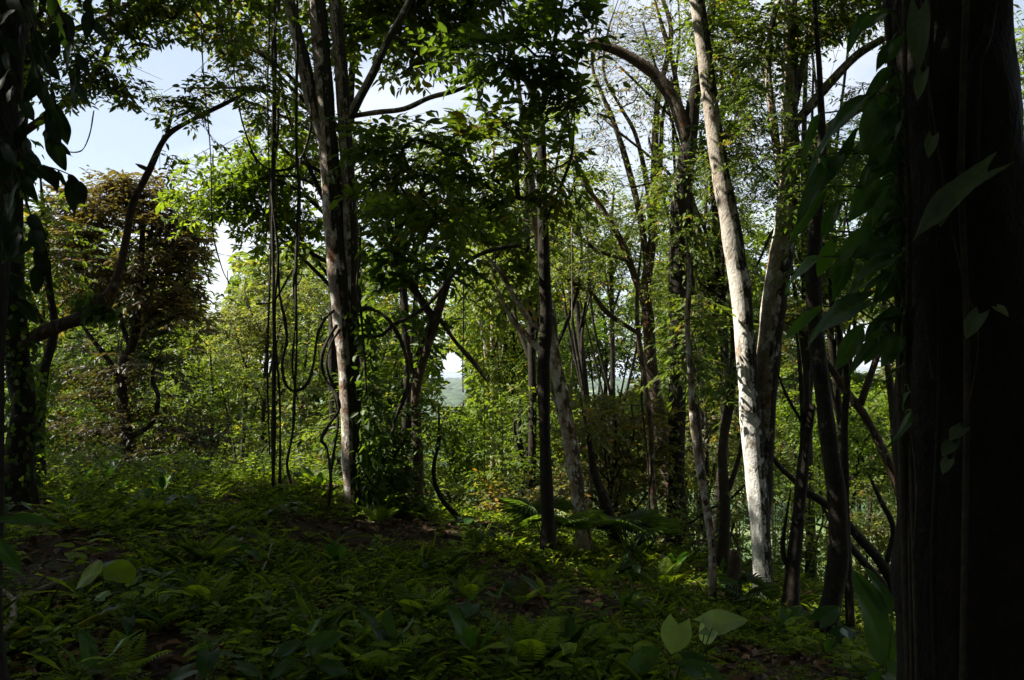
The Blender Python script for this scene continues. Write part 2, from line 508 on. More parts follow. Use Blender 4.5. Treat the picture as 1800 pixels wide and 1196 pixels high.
def crown(parent, blobs, d0, mat, rs, skel=None, leaf=(0.10, 0.045), ns=5, k=9, dens=1.0, L=(0.25, 0.55), droop=0.25, whorl=0.0, flat=0.6,
          simple=False, twig='twig', twigs=True, gaps=True, branch=True, name='crown', pad=0.5):
    """blobs: (px, py, rx, ry[, d[, depth_radius]]) or ('w', x,y,z, rx,ry,rz); leaf sprays on branchlets that grow from the limbs"""
    Cc, ctr = [], []
    for b in blobs:
        if b[0] == 'w':
            c = np.array(b[1:4], float); r = np.array(b[4:7], float)
        else:
            d = b[4] if len(b) > 4 and b[4] else d0
            c = P(b[0], b[1], d)
            rx, rz = b[2] / F * d, b[3] / F * d
            ry = b[5] if len(b) > 5 else 0.75 * max(rx, min(rz, 2.5))
            r = np.array((rx, ry, rz))
        vol = r[0] * r[1] * r[2]
        n = int(max(4, dens * 14.0 * (vol ** (2 / 3.0)) / (pad * pad)))
        u = nrm(rs.randn(n, 3)); rr = rs.rand(n, 1) ** (1 / 2.4)
        p = c + u * rr * r
        Cc.append(p); ctr.append(np.tile(c, (n, 1)))
    C = np.vstack(Cc); ctr = np.vstack(ctr)
    if gaps:
        kp = gap_keep(C, rs, 1.02); C, ctr = C[kp], ctr[kp]
    n = len(C)
    if n == 0: return None
    # branchlets
    if branch and skel is not None and n < 3000:
        K, KR = skel
        nodes = np.vstack((K, C)); m = len(K)
        conn = np.zeros(len(nodes), bool); conn[:m] = True
        d_all = np.linalg.norm(C[:, None] - K[None], axis=2)
        pen = d_all + 0.6 * np.maximum(K[None, :, 2] - C[:, None, 2], 0)
        near = pen.min(1); par = pen.argmin(1); order = np.argsort(near)
        best = near.copy()
        done = np.zeros(n, bool)
        for _ in range(n):
            q = np.where(done, 1e9, best)
            i = int(q.argmin()); done[i] = True
            dd = np.linalg.norm(C - C[i], axis=1) * 1.12 + 0.08
            better = (~done) & (dd < best)
            best[better] = dd[better]; par[better] = m + i
            if _ == 0: seq = [i]
            else: seq.append(i)
        cnt = np.ones(len(nodes))
        for i in reversed(seq):
            cnt[par[i]] += cnt[m + i]
        A = nodes[par]; B = C
        ra = np.minimum(0.0055 * cnt[m:] ** 0.48, 0.08); rb = np.where(ra > 0, ra * 0.75, ra)
        ln = np.linalg.norm(B - A, axis=1, keepdims=True)
        M = (A + B) / 2 + (rs.rand(n, 3) - 0.5) * 0.22 * ln; M[:, 2] += 0.05 * ln[:, 0]
        good = ln[:, 0] < 6.0
        AA = np.vstack((A[good], M[good])); BB = np.vstack((M[good], B[good]))
        o = segs_mesh('branches', AA, BB, np.concatenate((ra[good], (ra * 0.87)[good])), np.concatenate(((ra * 0.87)[good], rb[good])), BM[twig], parent)
        o['kind'] = 'stuff'
    # sprays
    nsp = rs.randint(max(1, ns - 2), ns + 3, n)
    ci = np.repeat(np.arange(n), nsp); N = len(ci)
    out = nrm(C - ctr + 1e-6)[ci]
    D = nrm(rs.randn(N, 3) * np.array((1, 1, 0.42)) + out * 0.7 + np.array((0, 0, 0.08)))
    Ls = L[0] + (L[1] - L[0]) * rs.rand(N)
    O = C[ci] + rs.randn(N, 3) * 0.05
    p, d, nn, ll, ww, tt, end = sprays(O, D, Ls, k, leaf[0], leaf[1], rs, droop, whorl, flat)
    # some clusters carry younger, lighter leaves
    tt = np.clip(tt + np.repeat((rs.rand(n) * 0.5 - 0.25)[ci], k), 0, 1)
    if gaps:
        kp = gap_keep(p, rs); p, d, nn, ll, ww, tt = p[kp], d[kp], nn[kp], ll[kp], ww[kp], tt[kp]
        ke = gap_keep(end, rs); O, end = O[ke], end[ke]
    o = leaf_obj(name, p, d, nn, ll, ww, tt, LM[mat], parent, simple)
    o['kind'] = 'stuff'
    if twigs and len(O):
        t = segs_mesh('twigs', O, end, np.full(len(O), 0.004), np.full(len(O), 0.0018), BM[twig], parent)
        t['kind'] = 'stuff'
    return o


def tree(name, label, d, stems, bark, crowns=(), cat='tree', group=None, sides=10, flare=True, rough=0.07, limb_bark=None, twigs=0, tl=0.9, tmat='twig'):
    """stems[0] is the trunk from its foot upwards, the others are limbs; crowns: dicts for crown()"""
    rs = RS(label)
    s0 = stems[0][0]
    dd = s0[3] if len(s0) > 3 else d
    base = P(s0[0], s0[1], dd)
    root = empty(name, base, label, cat, group)
    sk, skr = [], []
    for i, s in enumerate(stems):
        o, C, R = stem_tube(s, d, 'trunk' if i == 0 else 'limb', BM[(limb_bark or bark) if i else bark], root, rs, sides if i == 0 else max(7, sides - 2), 6, rough, flare and i == 0)
        sk.append(C); skr.append(R)
    K = np.vstack(sk); KR = np.concatenate(skr)
    if twigs: bare_twigs(root, sk, twigs, rs, tl, tmat)
    for c in crowns:
        c = dict(c); b = c.pop('b'); m = c.pop('m')
        crown(root, b, c.pop('d', d), m, rs, (K, KR), **c)
    return root


def bare_twigs(root, lines, n, rs, length=0.9, mat='twig'):
    """leafless twigs that branch again, from points on the limbs"""
    A, Bq, r0, r1 = [], [], [], []
    for _ in range(n):
        C = lines[rs.randint(len(lines))]
        i = rs.randint(int(len(C) * 0.35), len(C) - 1)
        T = nrm(C[i + 1] - C[i])
        stack = [(C[i], nrm(T + rs.randn(3) * 0.8), length * rs.uniform(0.5, 1.3), 0.008, 0)]
        while stack:
            p, d, L, r, lev = stack.pop()
            m = 5
            for k in range(m):
                q = p + d * L / m
                rr = r * (1 - 0.16)
                A.append(p); Bq.append(q); r0.append(r); r1.append(rr)
                if lev < 2 and k >= 1 and rs.rand() < 0.55:
                    stack.append((q, nrm(d + rs.randn(3) * 0.75 + (0, 0, 0.15)), L * rs.uniform(0.35, 0.65), rr * 0.6, lev + 1))
                p, r = q, rr
                d = nrm(d + rs.randn(3) * 0.22 + (0, 0, 0.05))
    A = np.array(A); Bq = np.array(Bq)
    kp = np.ones(len(A), bool)
    o = segs_mesh('bare_twigs', A, Bq, np.maximum(np.array(r0), 0.0018), np.maximum(np.array(r1), 0.0016), BM[mat], root)
    o['kind'] = 'stuff'


def bg_tree(label, d, blobs, mat, name='broadleaf_tree', bark='dark', tx=None, group=None, tw=0.085, cat='tree', lean=0.0, **kw):
    """a tree rooted on the slope below: its trunk rises from the ground under its crown"""
    rs = RS(label)
    kw.setdefault('simple', d >= 12.5)
    kw.setdefault('twigs', d < 14.5)
    if name != 'slope_tree':
        kw['leaf'] = (kw['leaf'][0] * 0.78, kw['leaf'][1] * 0.78); kw['dens'] = kw.get('dens', 1.0) * (1.3 if d < 20 else 1.1)
    b = np.array([(q[0], q[1], q[2] * q[3]) for q in blobs], float)
    cx = tx if tx is not None else float((b[:, 0] * b[:, 2]).sum() / b[:, 2].sum())
    topy = min(q[1] - q[3] * 0.4 for q in blobs)
    cy = float((b[:, 1] * b[:, 2]).sum() / b[:, 2].sum())
    c = P(cx, cy, d); t = P(cx + rs.uniform(-12, 12), topy, d)
    bx = c[0] + lean; gz = float(hgt(bx, d))
    base = np.array((bx, d, gz))
    root = empty(name, base, label, cat, group)
    pts = np.array((base - (0, 0, 0.3), base * 0.6 + c * 0.4 + rs.randn(3) * 0.15, c + rs.randn(3) * 0.12, t))
    C = catmull(pts, 6); R = np.interp(np.linspace(0, 1, len(C)), (0, 0.6, 1), (tw, tw * 0.6, 0.02))
    tb = Tubes(); tb.add(C, R, 8, rs, 0.08); tb.build('trunk', BM[bark], root)
    sk = [C]; skr = [R]
    for q in blobs:
        dd = q[4] if len(q) > 4 and q[4] else d
        e = P(q[0], q[1] - q[3] * 0.2, dd)
        i = int(len(C) * rs.uniform(0.35, 0.6)); a = C[i]
        mid = (a + e) / 2 + rs.randn(3) * 0.2; mid[2] += 0.2
        c2 = catmull(np.array((a, mid, e)), 5); r2 = np.linspace(R[i] * 0.6, 0.018, len(c2))
        tt = Tubes(); tt.add(c2, r2, 6, rs, 0.08); tt.build('limb', BM[bark], root)
        sk.append(c2); skr.append(r2)
    crown(root, blobs, d, mat, rs, (np.vstack(sk), np.concatenate(skr)), **kw)
    return root


exec_order = []
# ------------------------------------------------------------------ ground, sea
def build_ground():
    xs = np.concatenate((-np.geomspace(9, 9000, 46)[::-1], np.linspace(-8.8, 8.8, 150), np.geomspace(9, 9000, 46)))
    ys = np.concatenate((np.linspace(-45, -1, 16), np.linspace(0, 13, 120), np.geomspace(13.2, 11500, 110)))
    X, Y = np.meshgrid(xs, ys)
    Z = hgt(X, Y)
    rs = RS('ground')
    near = smooth(16, 10, Y) * smooth(9, 8, np.abs(X))
    Z = Z + near * (rs.rand(*Z.shape) - 0.5) * 0.035
    nx, ny = len(xs), len(ys)
    V = np.stack((X, Y, Z), -1).reshape(-1, 3)
    i = np.arange(ny - 1)[:, None] * nx; j = np.arange(nx - 1)[None]
    Q = np.stack((i + j, i + j + 1, i + nx + j + 1, i + nx + j), -1).reshape(-1)
    m, n, l, out = new_mat('forest_floor_and_plain')
    ge = n.new('ShaderNodeNewGeometry')
    sx = n.new('ShaderNodeSeparateXYZ'); l.new(ge.outputs['Position'], sx.inputs[0])

    def noise(sc, det=6):
        q = n.new('ShaderNodeTexNoise'); q.inputs['Scale'].default_value = sc; q.inputs['Detail'].default_value = det
        l.new(ge.outputs['Position'], q.inputs['Vector']); return q

    def ramp(src, stops):
        r = n.new('ShaderNodeValToRGB'); e = r.color_ramp.elements
        e[0].position, e[0].color = stops[0][0], rgba(stops[0][1]); e[1].position, e[1].color = stops[-1][0], rgba(stops[-1][1])
        for p_, c_ in stops[1:-1]:
            q = e.new(p_); q.color = rgba(c_)
        l.new(src, r.inputs['Fac']); return r.outputs['Color']
    n1 = noise(2.3); n2 = noise(24)
    soil = ramp(n1.outputs['Fac'], [(0.35, (0.018, 0.012, 0.008)), (0.52, (0.045, 0.030, 0.018)), (0.66, (0.028, 0.034, 0.012))])
    spk = ramp(n2.outputs['Fac'], [(0.35, (0.5, 0.5, 0.5)), (0.7, (1.5, 1.45, 1.35))])
    mu = n.new('ShaderNodeMixRGB'); mu.blend_type = 'MULTIPLY'; mu.inputs['Fac'].default_value = 1
    l.new(soil, mu.inputs['Color1']); l.new(spk, mu.inputs['Color2'])
    n3 = noise(0.006, 12)
    plain = ramp(n3.outputs['Fac'], [(0.36, (0.010, 0.024, 0.011)), (0.48, (0.030, 0.056, 0.020)), (0.56, (0.075, 0.115, 0.038)), (0.66, (0.16, 0.17, 0.085))])
    mr = n.new('ShaderNodeMapRange'); mr.inputs['From Min'].default_value = 60; mr.inputs['From Max'].default_value = 220
    l.new(sx.outputs['Y'], mr.inputs['Value'])
    mx = n.new('ShaderNodeMixRGB'); l.new(mr.outputs['Result'], mx.inputs['Fac'])
    l.new(mu.outputs['Color'], mx.inputs['Color1']); l.new(plain, mx.inputs['Color2'])
    # pale sand along the coast
    m2 = n.new('ShaderNodeMapRange'); m2.inputs['From Min'].default_value = 8900; m2.inputs['From Max'].default_value = 9300
    l.new(sx.outputs['Y'], m2.inputs['Value'])
    mx2 = n.new('ShaderNodeMixRGB'); mx2.inputs['Color2'].default_value = (0.55, 0.47, 0.38, 1)
    l.new(m2.outputs['Result'], mx2.inputs['Fac']); l.new(mx.outputs['Color'], mx2.inputs['Color1'])
    bs = n.new('ShaderNodeBsdfPrincipled'); bs.inputs['Roughness'].default_value = 0.95; bs.inputs['Specular IOR Level'].default_value = 0.1
    l.new(mx2.outputs['Color'], bs.inputs['Base Color'])
    bp = n.new('ShaderNodeBump'); bp.inputs['Distance'].default_value = 0.03; bp.inputs['Strength'].default_value = 0.8
    l.new(n2.outputs['Fac'], bp.inputs['Height']); l.new(bp.outputs['Normal'], bs.inputs['Normal'])
    l.new(bs.outputs['BSDF'], out.inputs['Surface'])
    o = mesh_np('ground', V, np.full(len(Q) // 4, 4), Q, m, None, None, True)
    o['kind'] = 'structure'
    # sea
    m, n, l, out = new_mat('sea_water')
    bs = n.new('ShaderNodeBsdfPrincipled'); bs.inputs['Base Color'].default_value = (0.03, 0.07, 0.10, 1); bs.inputs['Roughness'].default_value = 0.25
    nz = n.new('ShaderNodeTexNoise'); nz.inputs['Scale'].default_value = 0.05; nz.inputs['Detail'].default_value = 5
    ge = n.new('ShaderNodeNewGeometry'); l.new(ge.outputs['Position'], nz.inputs['Vector'])
    bp = n.new('ShaderNodeBump'); bp.inputs['Strength'].default_value = 0.4; bp.inputs['Distance'].default_value = 2.0
    l.new(nz.outputs['Fac'], bp.inputs['Height']); l.new(bp.outputs['Normal'], bs.inputs['Normal'])
    l.new(bs.outputs['BSDF'], out.inputs['Surface'])
    V = np.array(((-60000, 9000, -112), (60000, 9000, -112), (60000, 80000, -112), (-60000, 80000, -112)), float)
    mesh_np('sea', V, (4,), np.arange(4), m)['kind'] = 'structure'
    # low islands on the horizon
    for x0, y0, w, h in ((11500, 28000, 420, 190), (-1500, 24000, 900, 60)):
        k = 24
        a = np.linspace(0, 2 * math.pi, k, endpoint=False)
        rs = RS(x0)
        V, Q = [], []
        for r, z in ((1, 0), (0.8, 0.45), (0.5, 0.8), (0.2, 1.0)):
            V.append(np.stack((x0 + w * r * np.cos(a), y0 + 0.6 * w * r * np.sin(a), -113 + h * z * (0.75 + 0.5 * rs.rand(k))), 1))
        V = np.vstack(V)
        for r in range(3):
            for j in range(k):
                Q += [r * k + j, r * k + (j + 1) % k, (r + 1) * k + (j + 1) % k, (r + 1) * k + j]
        sizes = [4] * (3 * k) + [k]; Q += list(range(3 * k, 4 * k))
        o = mesh_np('island', V, np.array(sizes), np.array(Q), LM_flat('island_green', (0.03, 0.055, 0.025)), None, None, True)
        o['kind'] = 'structure'


def LM_flat(name, c, rough=0.9):
    m, n, l, out = new_mat(name)
    nz = n.new('ShaderNodeTexNoise'); nz.inputs['Scale'].default_value = 0.01
    ge = n.new('ShaderNodeNewGeometry'); l.new(ge.outputs['Position'], nz.inputs['Vector'])
    r = n.new('ShaderNodeValToRGB'); r.color_ramp.elements[0].color = rgba([q * 0.6 for q in c]); r.color_ramp.elements[1].color = rgba([q * 1.4 for q in c])
    l.new(nz.outputs['Fac'], r.inputs['Fac'])
    bs = n.new('ShaderNodeBsdfPrincipled'); bs.inputs['Roughness'].default_value = rough
    l.new(r.outputs['Color'], bs.inputs['Base Color'])
    l.new(bs.outputs['BSDF'], out.inputs['Surface'])
    return m


build_ground()


def far_woods():
    """low clumps of trees scattered over the plain, far off"""
    rs = RS('far woods'); n = 900
    V0, Q0 = [], []
    k = 7
    for r, z in ((1.0, 0.0), (0.92, 0.55), (0.55, 0.92)):
        a = np.linspace(0, 2 * math.pi, k, endpoint=False)
        V0.append(np.stack((r * np.cos(a), r * np.sin(a), np.full(k, z)), 1))
    V0 = np.vstack(V0 + [np.array(((0, 0, 1.0),))])
    quads = [(r * k + j, r * k + (j + 1) % k, (r + 1) * k + (j + 1) % k, (r + 1) * k + j) for r in range(2) for j in range(k)]
    tris = [(2 * k + j, 2 * k + (j + 1) % k, 3 * k) for j in range(k)]
    y = 1500 * (8300 / 1500.0) ** rs.rand(n); u = np.where(rs.rand(n) < 0.6, rs.uniform(-0.12, -0.02, n), rs.uniform(0.04, 0.5, n)); x = u * y
    w = rs.uniform(14, 60, n); h = rs.uniform(8, 22, n)
    V = V0[None] * np.stack((w, w, h), 1)[:, None] * (0.8 + 0.4 * rs.rand(n, len(V0), 3))
    V = V + np.stack((x, y, hgt(x, y) - 2), 1)[:, None]
    b = np.arange(n)[:, None] * len(V0)
    idx = np.concatenate(((b + np.array(quads).ravel()[None]).ravel(), (b + np.array(tris).ravel()[None]).ravel()))
    sizes = np.concatenate((np.full(n * len(quads), 4), np.full(n * len(tris), 3)))
    o = mesh_np('far_woods', V.reshape(-1, 3), sizes, idx, LM_flat('far_wood_green', (0.026, 0.050, 0.020)), None, None, True)
    tag(o, kind='stuff', label='far clumps of trees dotted over the hazy plain')


far_woods()

# ------------------------------------------------------------------ the named trees
SMALL = dict(leaf=(0.085, 0.034), ns=6, k=9, L=(0.22, 0.5), pad=0.34)
MIDL = dict(leaf=(0.13, 0.055), ns=5, k=8, L=(0.25, 0.55), pad=0.42)
FINE = dict(leaf=(0.055, 0.020), ns=6, k=11, L=(0.2, 0.45), pad=0.34)

tree('knotted_tree', 'dark creeper-hung tree with one long crooked limb that swells into a knot', 9.0, [
    [(26, 892, 62), (32, 800, 52), (42, 720, 42), (32, 640, 40), (26, 560, 38), (22, 450, 34), (30, 250, 30), (45, 100, 26), (60, -120, 20)],
    [(35, 606, 24), (90, 578, 24), (140, 560, 26), (163, 548, 38), (178, 535, 36), (195, 515, 22), (210, 475, 15), (222, 420, 14), (233, 360, 13), (262, 300, 11.5), (293, 240, 10), (340, 210, 8), (400, 180, 8), (455, 150, 6)],
    [(262, 300, 9), (246, 292, 6), (238, 288, 4)], [(293, 240, 8), (298, 215, 6), (303, 192, 3)],
    [(32, 240, 16), (105, 188, 13), (150, 150, 12), (180, 110, 10), (205, 62, 8), (260, 10, 6), (330, -60, 5)],
    [(50, 80, 14), (150, 45, 10), (230, 5, 8), (320, -70, 6)]], 'dark', [
    dict(b=[(300, 200, 55, 35), (380, 175, 65, 45), (290, 265, 40, 22), (430, 150, 60, 60), (385, 250, 40, 20, 0, 0.4)], m='mid', d=8.7, dens=0.75, **SMALL),
    dict(b=[(120, 130, 60, 50), (190, 95, 70, 60), (150, 170, 70, 22), (60, 60, 60, 70), (250, 40, 80, 45), (330, 20, 70, 50), (420, 60, 60, 60), (140, 10, 100, 50), (230, 140, 50, 40), (300, -90, 200, 70, 8.0, 1.0)], m='mid', d=8.5, dens=0.6, **SMALL)],
    sides=12, limb_bark='brown')

tree('ivy_clad_tree', 'slim ivy-clad trunk standing just right of the creeper-hung tree', 10.5, [
    [(66, 872, 26), (68, 780, 20), (72, 700, 18), (78, 650, 18), (92, 600, 16), (95, 565, 14), (86, 500, 12), (80, 420, 11), (70, 300, 9)],
    [(92, 600, 9), (60, 540, 8), (30, 470, 6)]], 'dark', [
    dict(b=[(60, 470, 60, 70), (90, 400, 40, 50)], m='mid', **SMALL)], sides=8)

tree('copper_tree', 'rounded copper-brown tree standing alone against the open sky', 17.0, [
    [(230, 905, 24), (226, 780, 20), (215, 700, 18), (220, 640, 18), (236, 590, 16), (245, 500, 13), (250, 420, 10), (252, 350, 7)],
    [(218, 690, 11), (195, 640, 9), (165, 600, 8), (135, 560, 6)], [(228, 610, 9), (212, 560, 7), (205, 490, 5)], [(238, 580, 10), (290, 535, 8), (335, 490, 6)],
    [(226, 770, 10), (266, 745, 9), (278, 700, 8), (268, 660, 7), (290, 600, 5)], [(236, 590, 8), (300, 560, 6), (345, 540, 4)]], 'dark', [
    dict(b=[(235, 420, 95, 80), (110, 380, 36, 36), (365, 455, 34, 26), (360, 400, 30, 24), (210, 330, 26, 16), (175, 350, 60, 36), (250, 330, 52, 26), (305, 370, 50, 38), (335, 420, 48, 42), (330, 490, 50, 36), (130, 420, 45, 60), (150, 500, 50, 40), (280, 500, 60, 40), (320, 560, 50, 26)], m='maroon', leaf=(0.13, 0.05), ns=6, k=9, L=(0.3, 0.8), pad=0.42, dens=1.0, flat=0.85, droop=0.12),
    dict(b=[(180, 620, 60, 40), (270, 640, 60, 50), (160, 740, 70, 60), (260, 760, 90, 60), (330, 770, 60, 50), (220, 690, 60, 40)], m='darkbrown', leaf=(0.12, 0.05), ns=5, k=8, L=(0.3, 0.8), pad=0.45, dens=0.6, flat=0.8)], sides=8)

tree('forked_tree', 'big pale-barked tree forking into a dark middle stem and two side stems', 10.0, [
    [(622, 908, 24), (619, 850, 30), (616, 790, 31), (616, 700, 37), (608, 600, 38), (598, 500, 38), (589, 420, 36), (582, 330, 35), (576, 240, 34), (568, 130, 31), (557, 0, 29), (545, -160, 22), (530, -350, 10)],
    [(612, 640, 20), (616, 540, 24), (616, 420, 25), (611, 300, 25), (605, 200, 25), (598, 100, 23), (588, 0, 21), (575, -150, 16), (580, -330, 8)],
    [(576, 260, 26), (553, 190, 26), (540, 140, 25), (524, 70, 23), (508, 0, 21), (480, -120, 18), (440, -260, 10)],
    [(611, 215, 18), (628, 180, 16), (655, 130, 15), (680, 75, 13), (705, 30, 12), (730, -20, 10), (770, -120, 7)],
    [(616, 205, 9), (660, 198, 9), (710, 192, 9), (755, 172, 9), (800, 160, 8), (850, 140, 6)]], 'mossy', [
    dict(b=[(655, 70, 60, 70, 10.8), (730, 90, 60, 80, 10.8), (690, 30, 90, 60, 10.8), (760, 30, 90, 60, 10.8), (520, 250, 40, 50, 10.6), (560, 20, 60, 40, 10.8)], m='mid', dens=0.5, **MIDL),
    dict(b=[('w', -2.2, 11.2, 7.2, 2.6, 1.2, 1.2), ('w', -4.7, 10.3, 6.75, 1.3, 0.8, 0.6), ('w', -0.6, 11.2, 7.4, 2.0, 1.2, 1.2)], m='mid', leaf=(0.16, 0.07), ns=5, k=8, L=(0.3, 0.6), pad=0.55, simple=True, twigs=False, dens=1.5)], sides=16, rough=0.06)  # the small left blob is out of view, added to shade the upper trunk

tree('slim_forked_tree', 'slender pale sapling with a fork, right of the big forked trunk', 11.0, [
    [(734, 895, 20), (735, 800, 18), (731, 720, 17), (734, 670, 17), (745, 632, 15), (757, 592, 15), (768, 560, 14), (780, 522, 10), (792, 485, 7), (800, 430, 5)],
    [(733, 672, 10), (722, 645, 9), (716, 600, 7), (708, 560, 5)], [(766, 568, 15), (735, 520, 13), (705, 475, 11), (680, 430, 9), (650, 380, 7)],
    [(770, 556, 8), (800, 600, 7), (835, 640, 9), (855, 670, 8)]], 'brown', [
    dict(b=[(690, 400, 60, 40), (730, 470, 60, 40), (640, 395, 40, 40), (780, 440, 50, 40), (700, 530, 40, 30), (740, 610, 40, 30)], m='dark', leaf=(0.15, 0.06), ns=5, k=8, L=(0.25, 0.55), pad=0.42)], sides=10)

tree('dark_slender_tree', 'straight dark slender trunk in front of the leaning pale-patched tree', 9.0, [
    [(963, 905, 22), (958, 780, 20), (956, 650, 23), (960, 560, 22), (956, 450, 20), (953, 330, 18), (952, 240, 16), (945, 188, 13), (928, 150, 10), (905, 105, 8), (888, 50, 6), (870, -40, 4)],
    [(950, 200, 10), (966, 150, 9), (972, 90, 8), (985, 20, 6), (1000, -60, 4)], [(953, 330, 8), (920, 270, 7), (890, 220, 6), (840, 190, 5)], [(954, 400, 7), (985, 330, 6), (1005, 270, 5), (1010, 200, 4)]], 'dark', [
    dict(b=[(900, 60, 110, 70), (820, 120, 80, 60), (970, 100, 70, 80), (1000, 40, 60, 50), (880, 170, 80, 40), (1020, 150, 35, 40, 8.4)], m='dark', d=8.3, leaf=(0.115, 0.05), ns=6, k=9, L=(0.25, 0.5), pad=0.36, dens=0.5),
    dict(b=[(880, 250, 80, 50), (790, 280, 90, 60), (720, 300, 70, 50), (830, 350, 100, 50), (740, 370, 70, 40), (920, 330, 60, 50), (990, 290, 35, 50), (1020, 200, 24, 24, 8.2), (680, 250, 40, 30)], m='mid', d=8.3, leaf=(0.115, 0.048), ns=6, k=9, L=(0.25, 0.5), pad=0.36, dens=0.5),
    dict(b=[('w', 0.2, 8.0, 6.6, 2.2, 1.6, 1.0), ('w', 1.2, 7.4, 7.4, 2.4, 1.8, 1.0)], m='dark', leaf=(0.16, 0.07), ns=5, k=8, pad=0.5, dens=0.5, simple=True, twigs=False)], sides=10)

tree('leaning_mottled_tree', 'leaning trunk with pale lichen patches, touching the dark slender trunk', 10.0, [
    [(1029, 985, 30), (1022, 920, 26), (1014, 855, 25), (1000, 760, 25), (986, 685, 24), (975, 630, 22), (968, 560, 19), (955, 470, 15), (940, 380, 13), (930, 280, 12), (915, 180, 9), (900, 60, 6)],
    [(975, 640, 15), (935, 600, 12), (900, 560, 10), (870, 500, 8)], [(970, 590, 9), (925, 555, 10), (880, 480, 8), (845, 440, 6)],
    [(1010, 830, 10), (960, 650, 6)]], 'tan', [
    dict(b=[(870, 440, 60, 40), (900, 500, 50, 40), (930, 400, 40, 50)], m='mid', d=10.9, dens=0.8, **MIDL)], sides=12)

tree('arching_limb_tree', 'thick dark tree whose heavy limb arches left to a sunlit snapped end', 13.0, [
    [(1192, 965, 36), (1189, 850, 30), (1190, 700, 31), (1194, 600, 30), (1192, 500, 31), (1193, 400, 33), (1202, 310, 31), (1213, 240, 28), (1220, 170, 22), (1235, 90, 18), (1255, 0, 15), (1280, -150, 9)],
    [(1208, 250, 26), (1190, 190, 24), (1167, 150, 23), (1132, 116, 20), (1082, 88, 18), (1036, 74, 15)],
    [(1236, 930, 12), (1232, 800, 12), (1216, 600, 11), (1220, 470, 12), (1212, 350, 13), (1205, 300, 12)]], 'dark', [
    dict(b=[(1240, 60, 50, 50), (1290, 160, 40, 60), (1270, 20, 60, 60), (1200, 400, 40, 50), (1180, 300, 36, 40)], m='mid', **SMALL)], sides=12, limb_bark='brown', twigs=24, tl=0.9)

tree('fan_stemmed_tree', 'tree with a fan of thin bare stems spreading up against the white sky', 14.5, [
    [(1186, 900, 24), (1165, 765, 26), (1146, 660, 23), (1139, 560, 21), (1136, 500, 19), (1147, 420, 15), (1150, 300, 13), (1156, 180, 11), (1180, 60, 9), (1160, -20, 7), (1150, -120, 5)],
    [(1138, 545, 14), (1120, 500, 13), (1095, 430, 12), (1060, 370, 10), (1030, 325, 9), (1012, 280, 7), (1000, 215, 5), (985, 150, 4), (978, 90, 2)],
    [(1140, 480, 13), (1125, 380, 12), (1100, 280, 11), (1077, 210, 9), (1058, 165, 7), (1040, 110, 5), (1048, 50, 4), (1040, -20, 3)],
    [(1146, 430, 10), (1138, 330, 9), (1118, 240, 8), (1092, 190, 6), (1062, 130, 5), (1068, 60, 4), (1090, -10, 3)],
    [(1150, 400, 9), (1160, 300, 8), (1166, 200, 7), (1185, 140, 6), (1195, 60, 4), (1190, -20, 3)],
    [(1128, 590, 8), (1070, 552, 9), (1040, 516, 8), (1000, 492, 7), (965, 460, 5)],
    [(1200, 210, 9), (1182, 110, 9), (1165, 50, 8), (1148, -10, 6)],
    [(1180, 60, 6), (1205, 40, 5), (1222, 10, 4)], [(1110, 460, 7), (1050, 440, 6), (1000, 400, 5), (960, 380, 3)]], 'brown', [
    dict(b=[(1100, 110, 70, 60), (1150, 60, 50, 50), (1080, 60, 50, 40), (1130, 170, 50, 40), (1090, 230, 40, 40), (1180, 120, 40, 50)], m='autumn', leaf=(0.075, 0.028), ns=3, k=6, L=(0.3, 0.7), pad=0.45, dens=1.1, gaps=False),
    dict(b=[(1060, 400, 50, 50), (1110, 380, 40, 60), (1030, 460, 50, 40), (1000, 400, 40, 40), (1100, 520, 50, 30)], m='yellow', leaf=(0.075, 0.028), ns=5, k=10, L=(0.25, 0.6), pad=0.45, dens=0.8)], sides=9, twigs=90, tl=1.3)

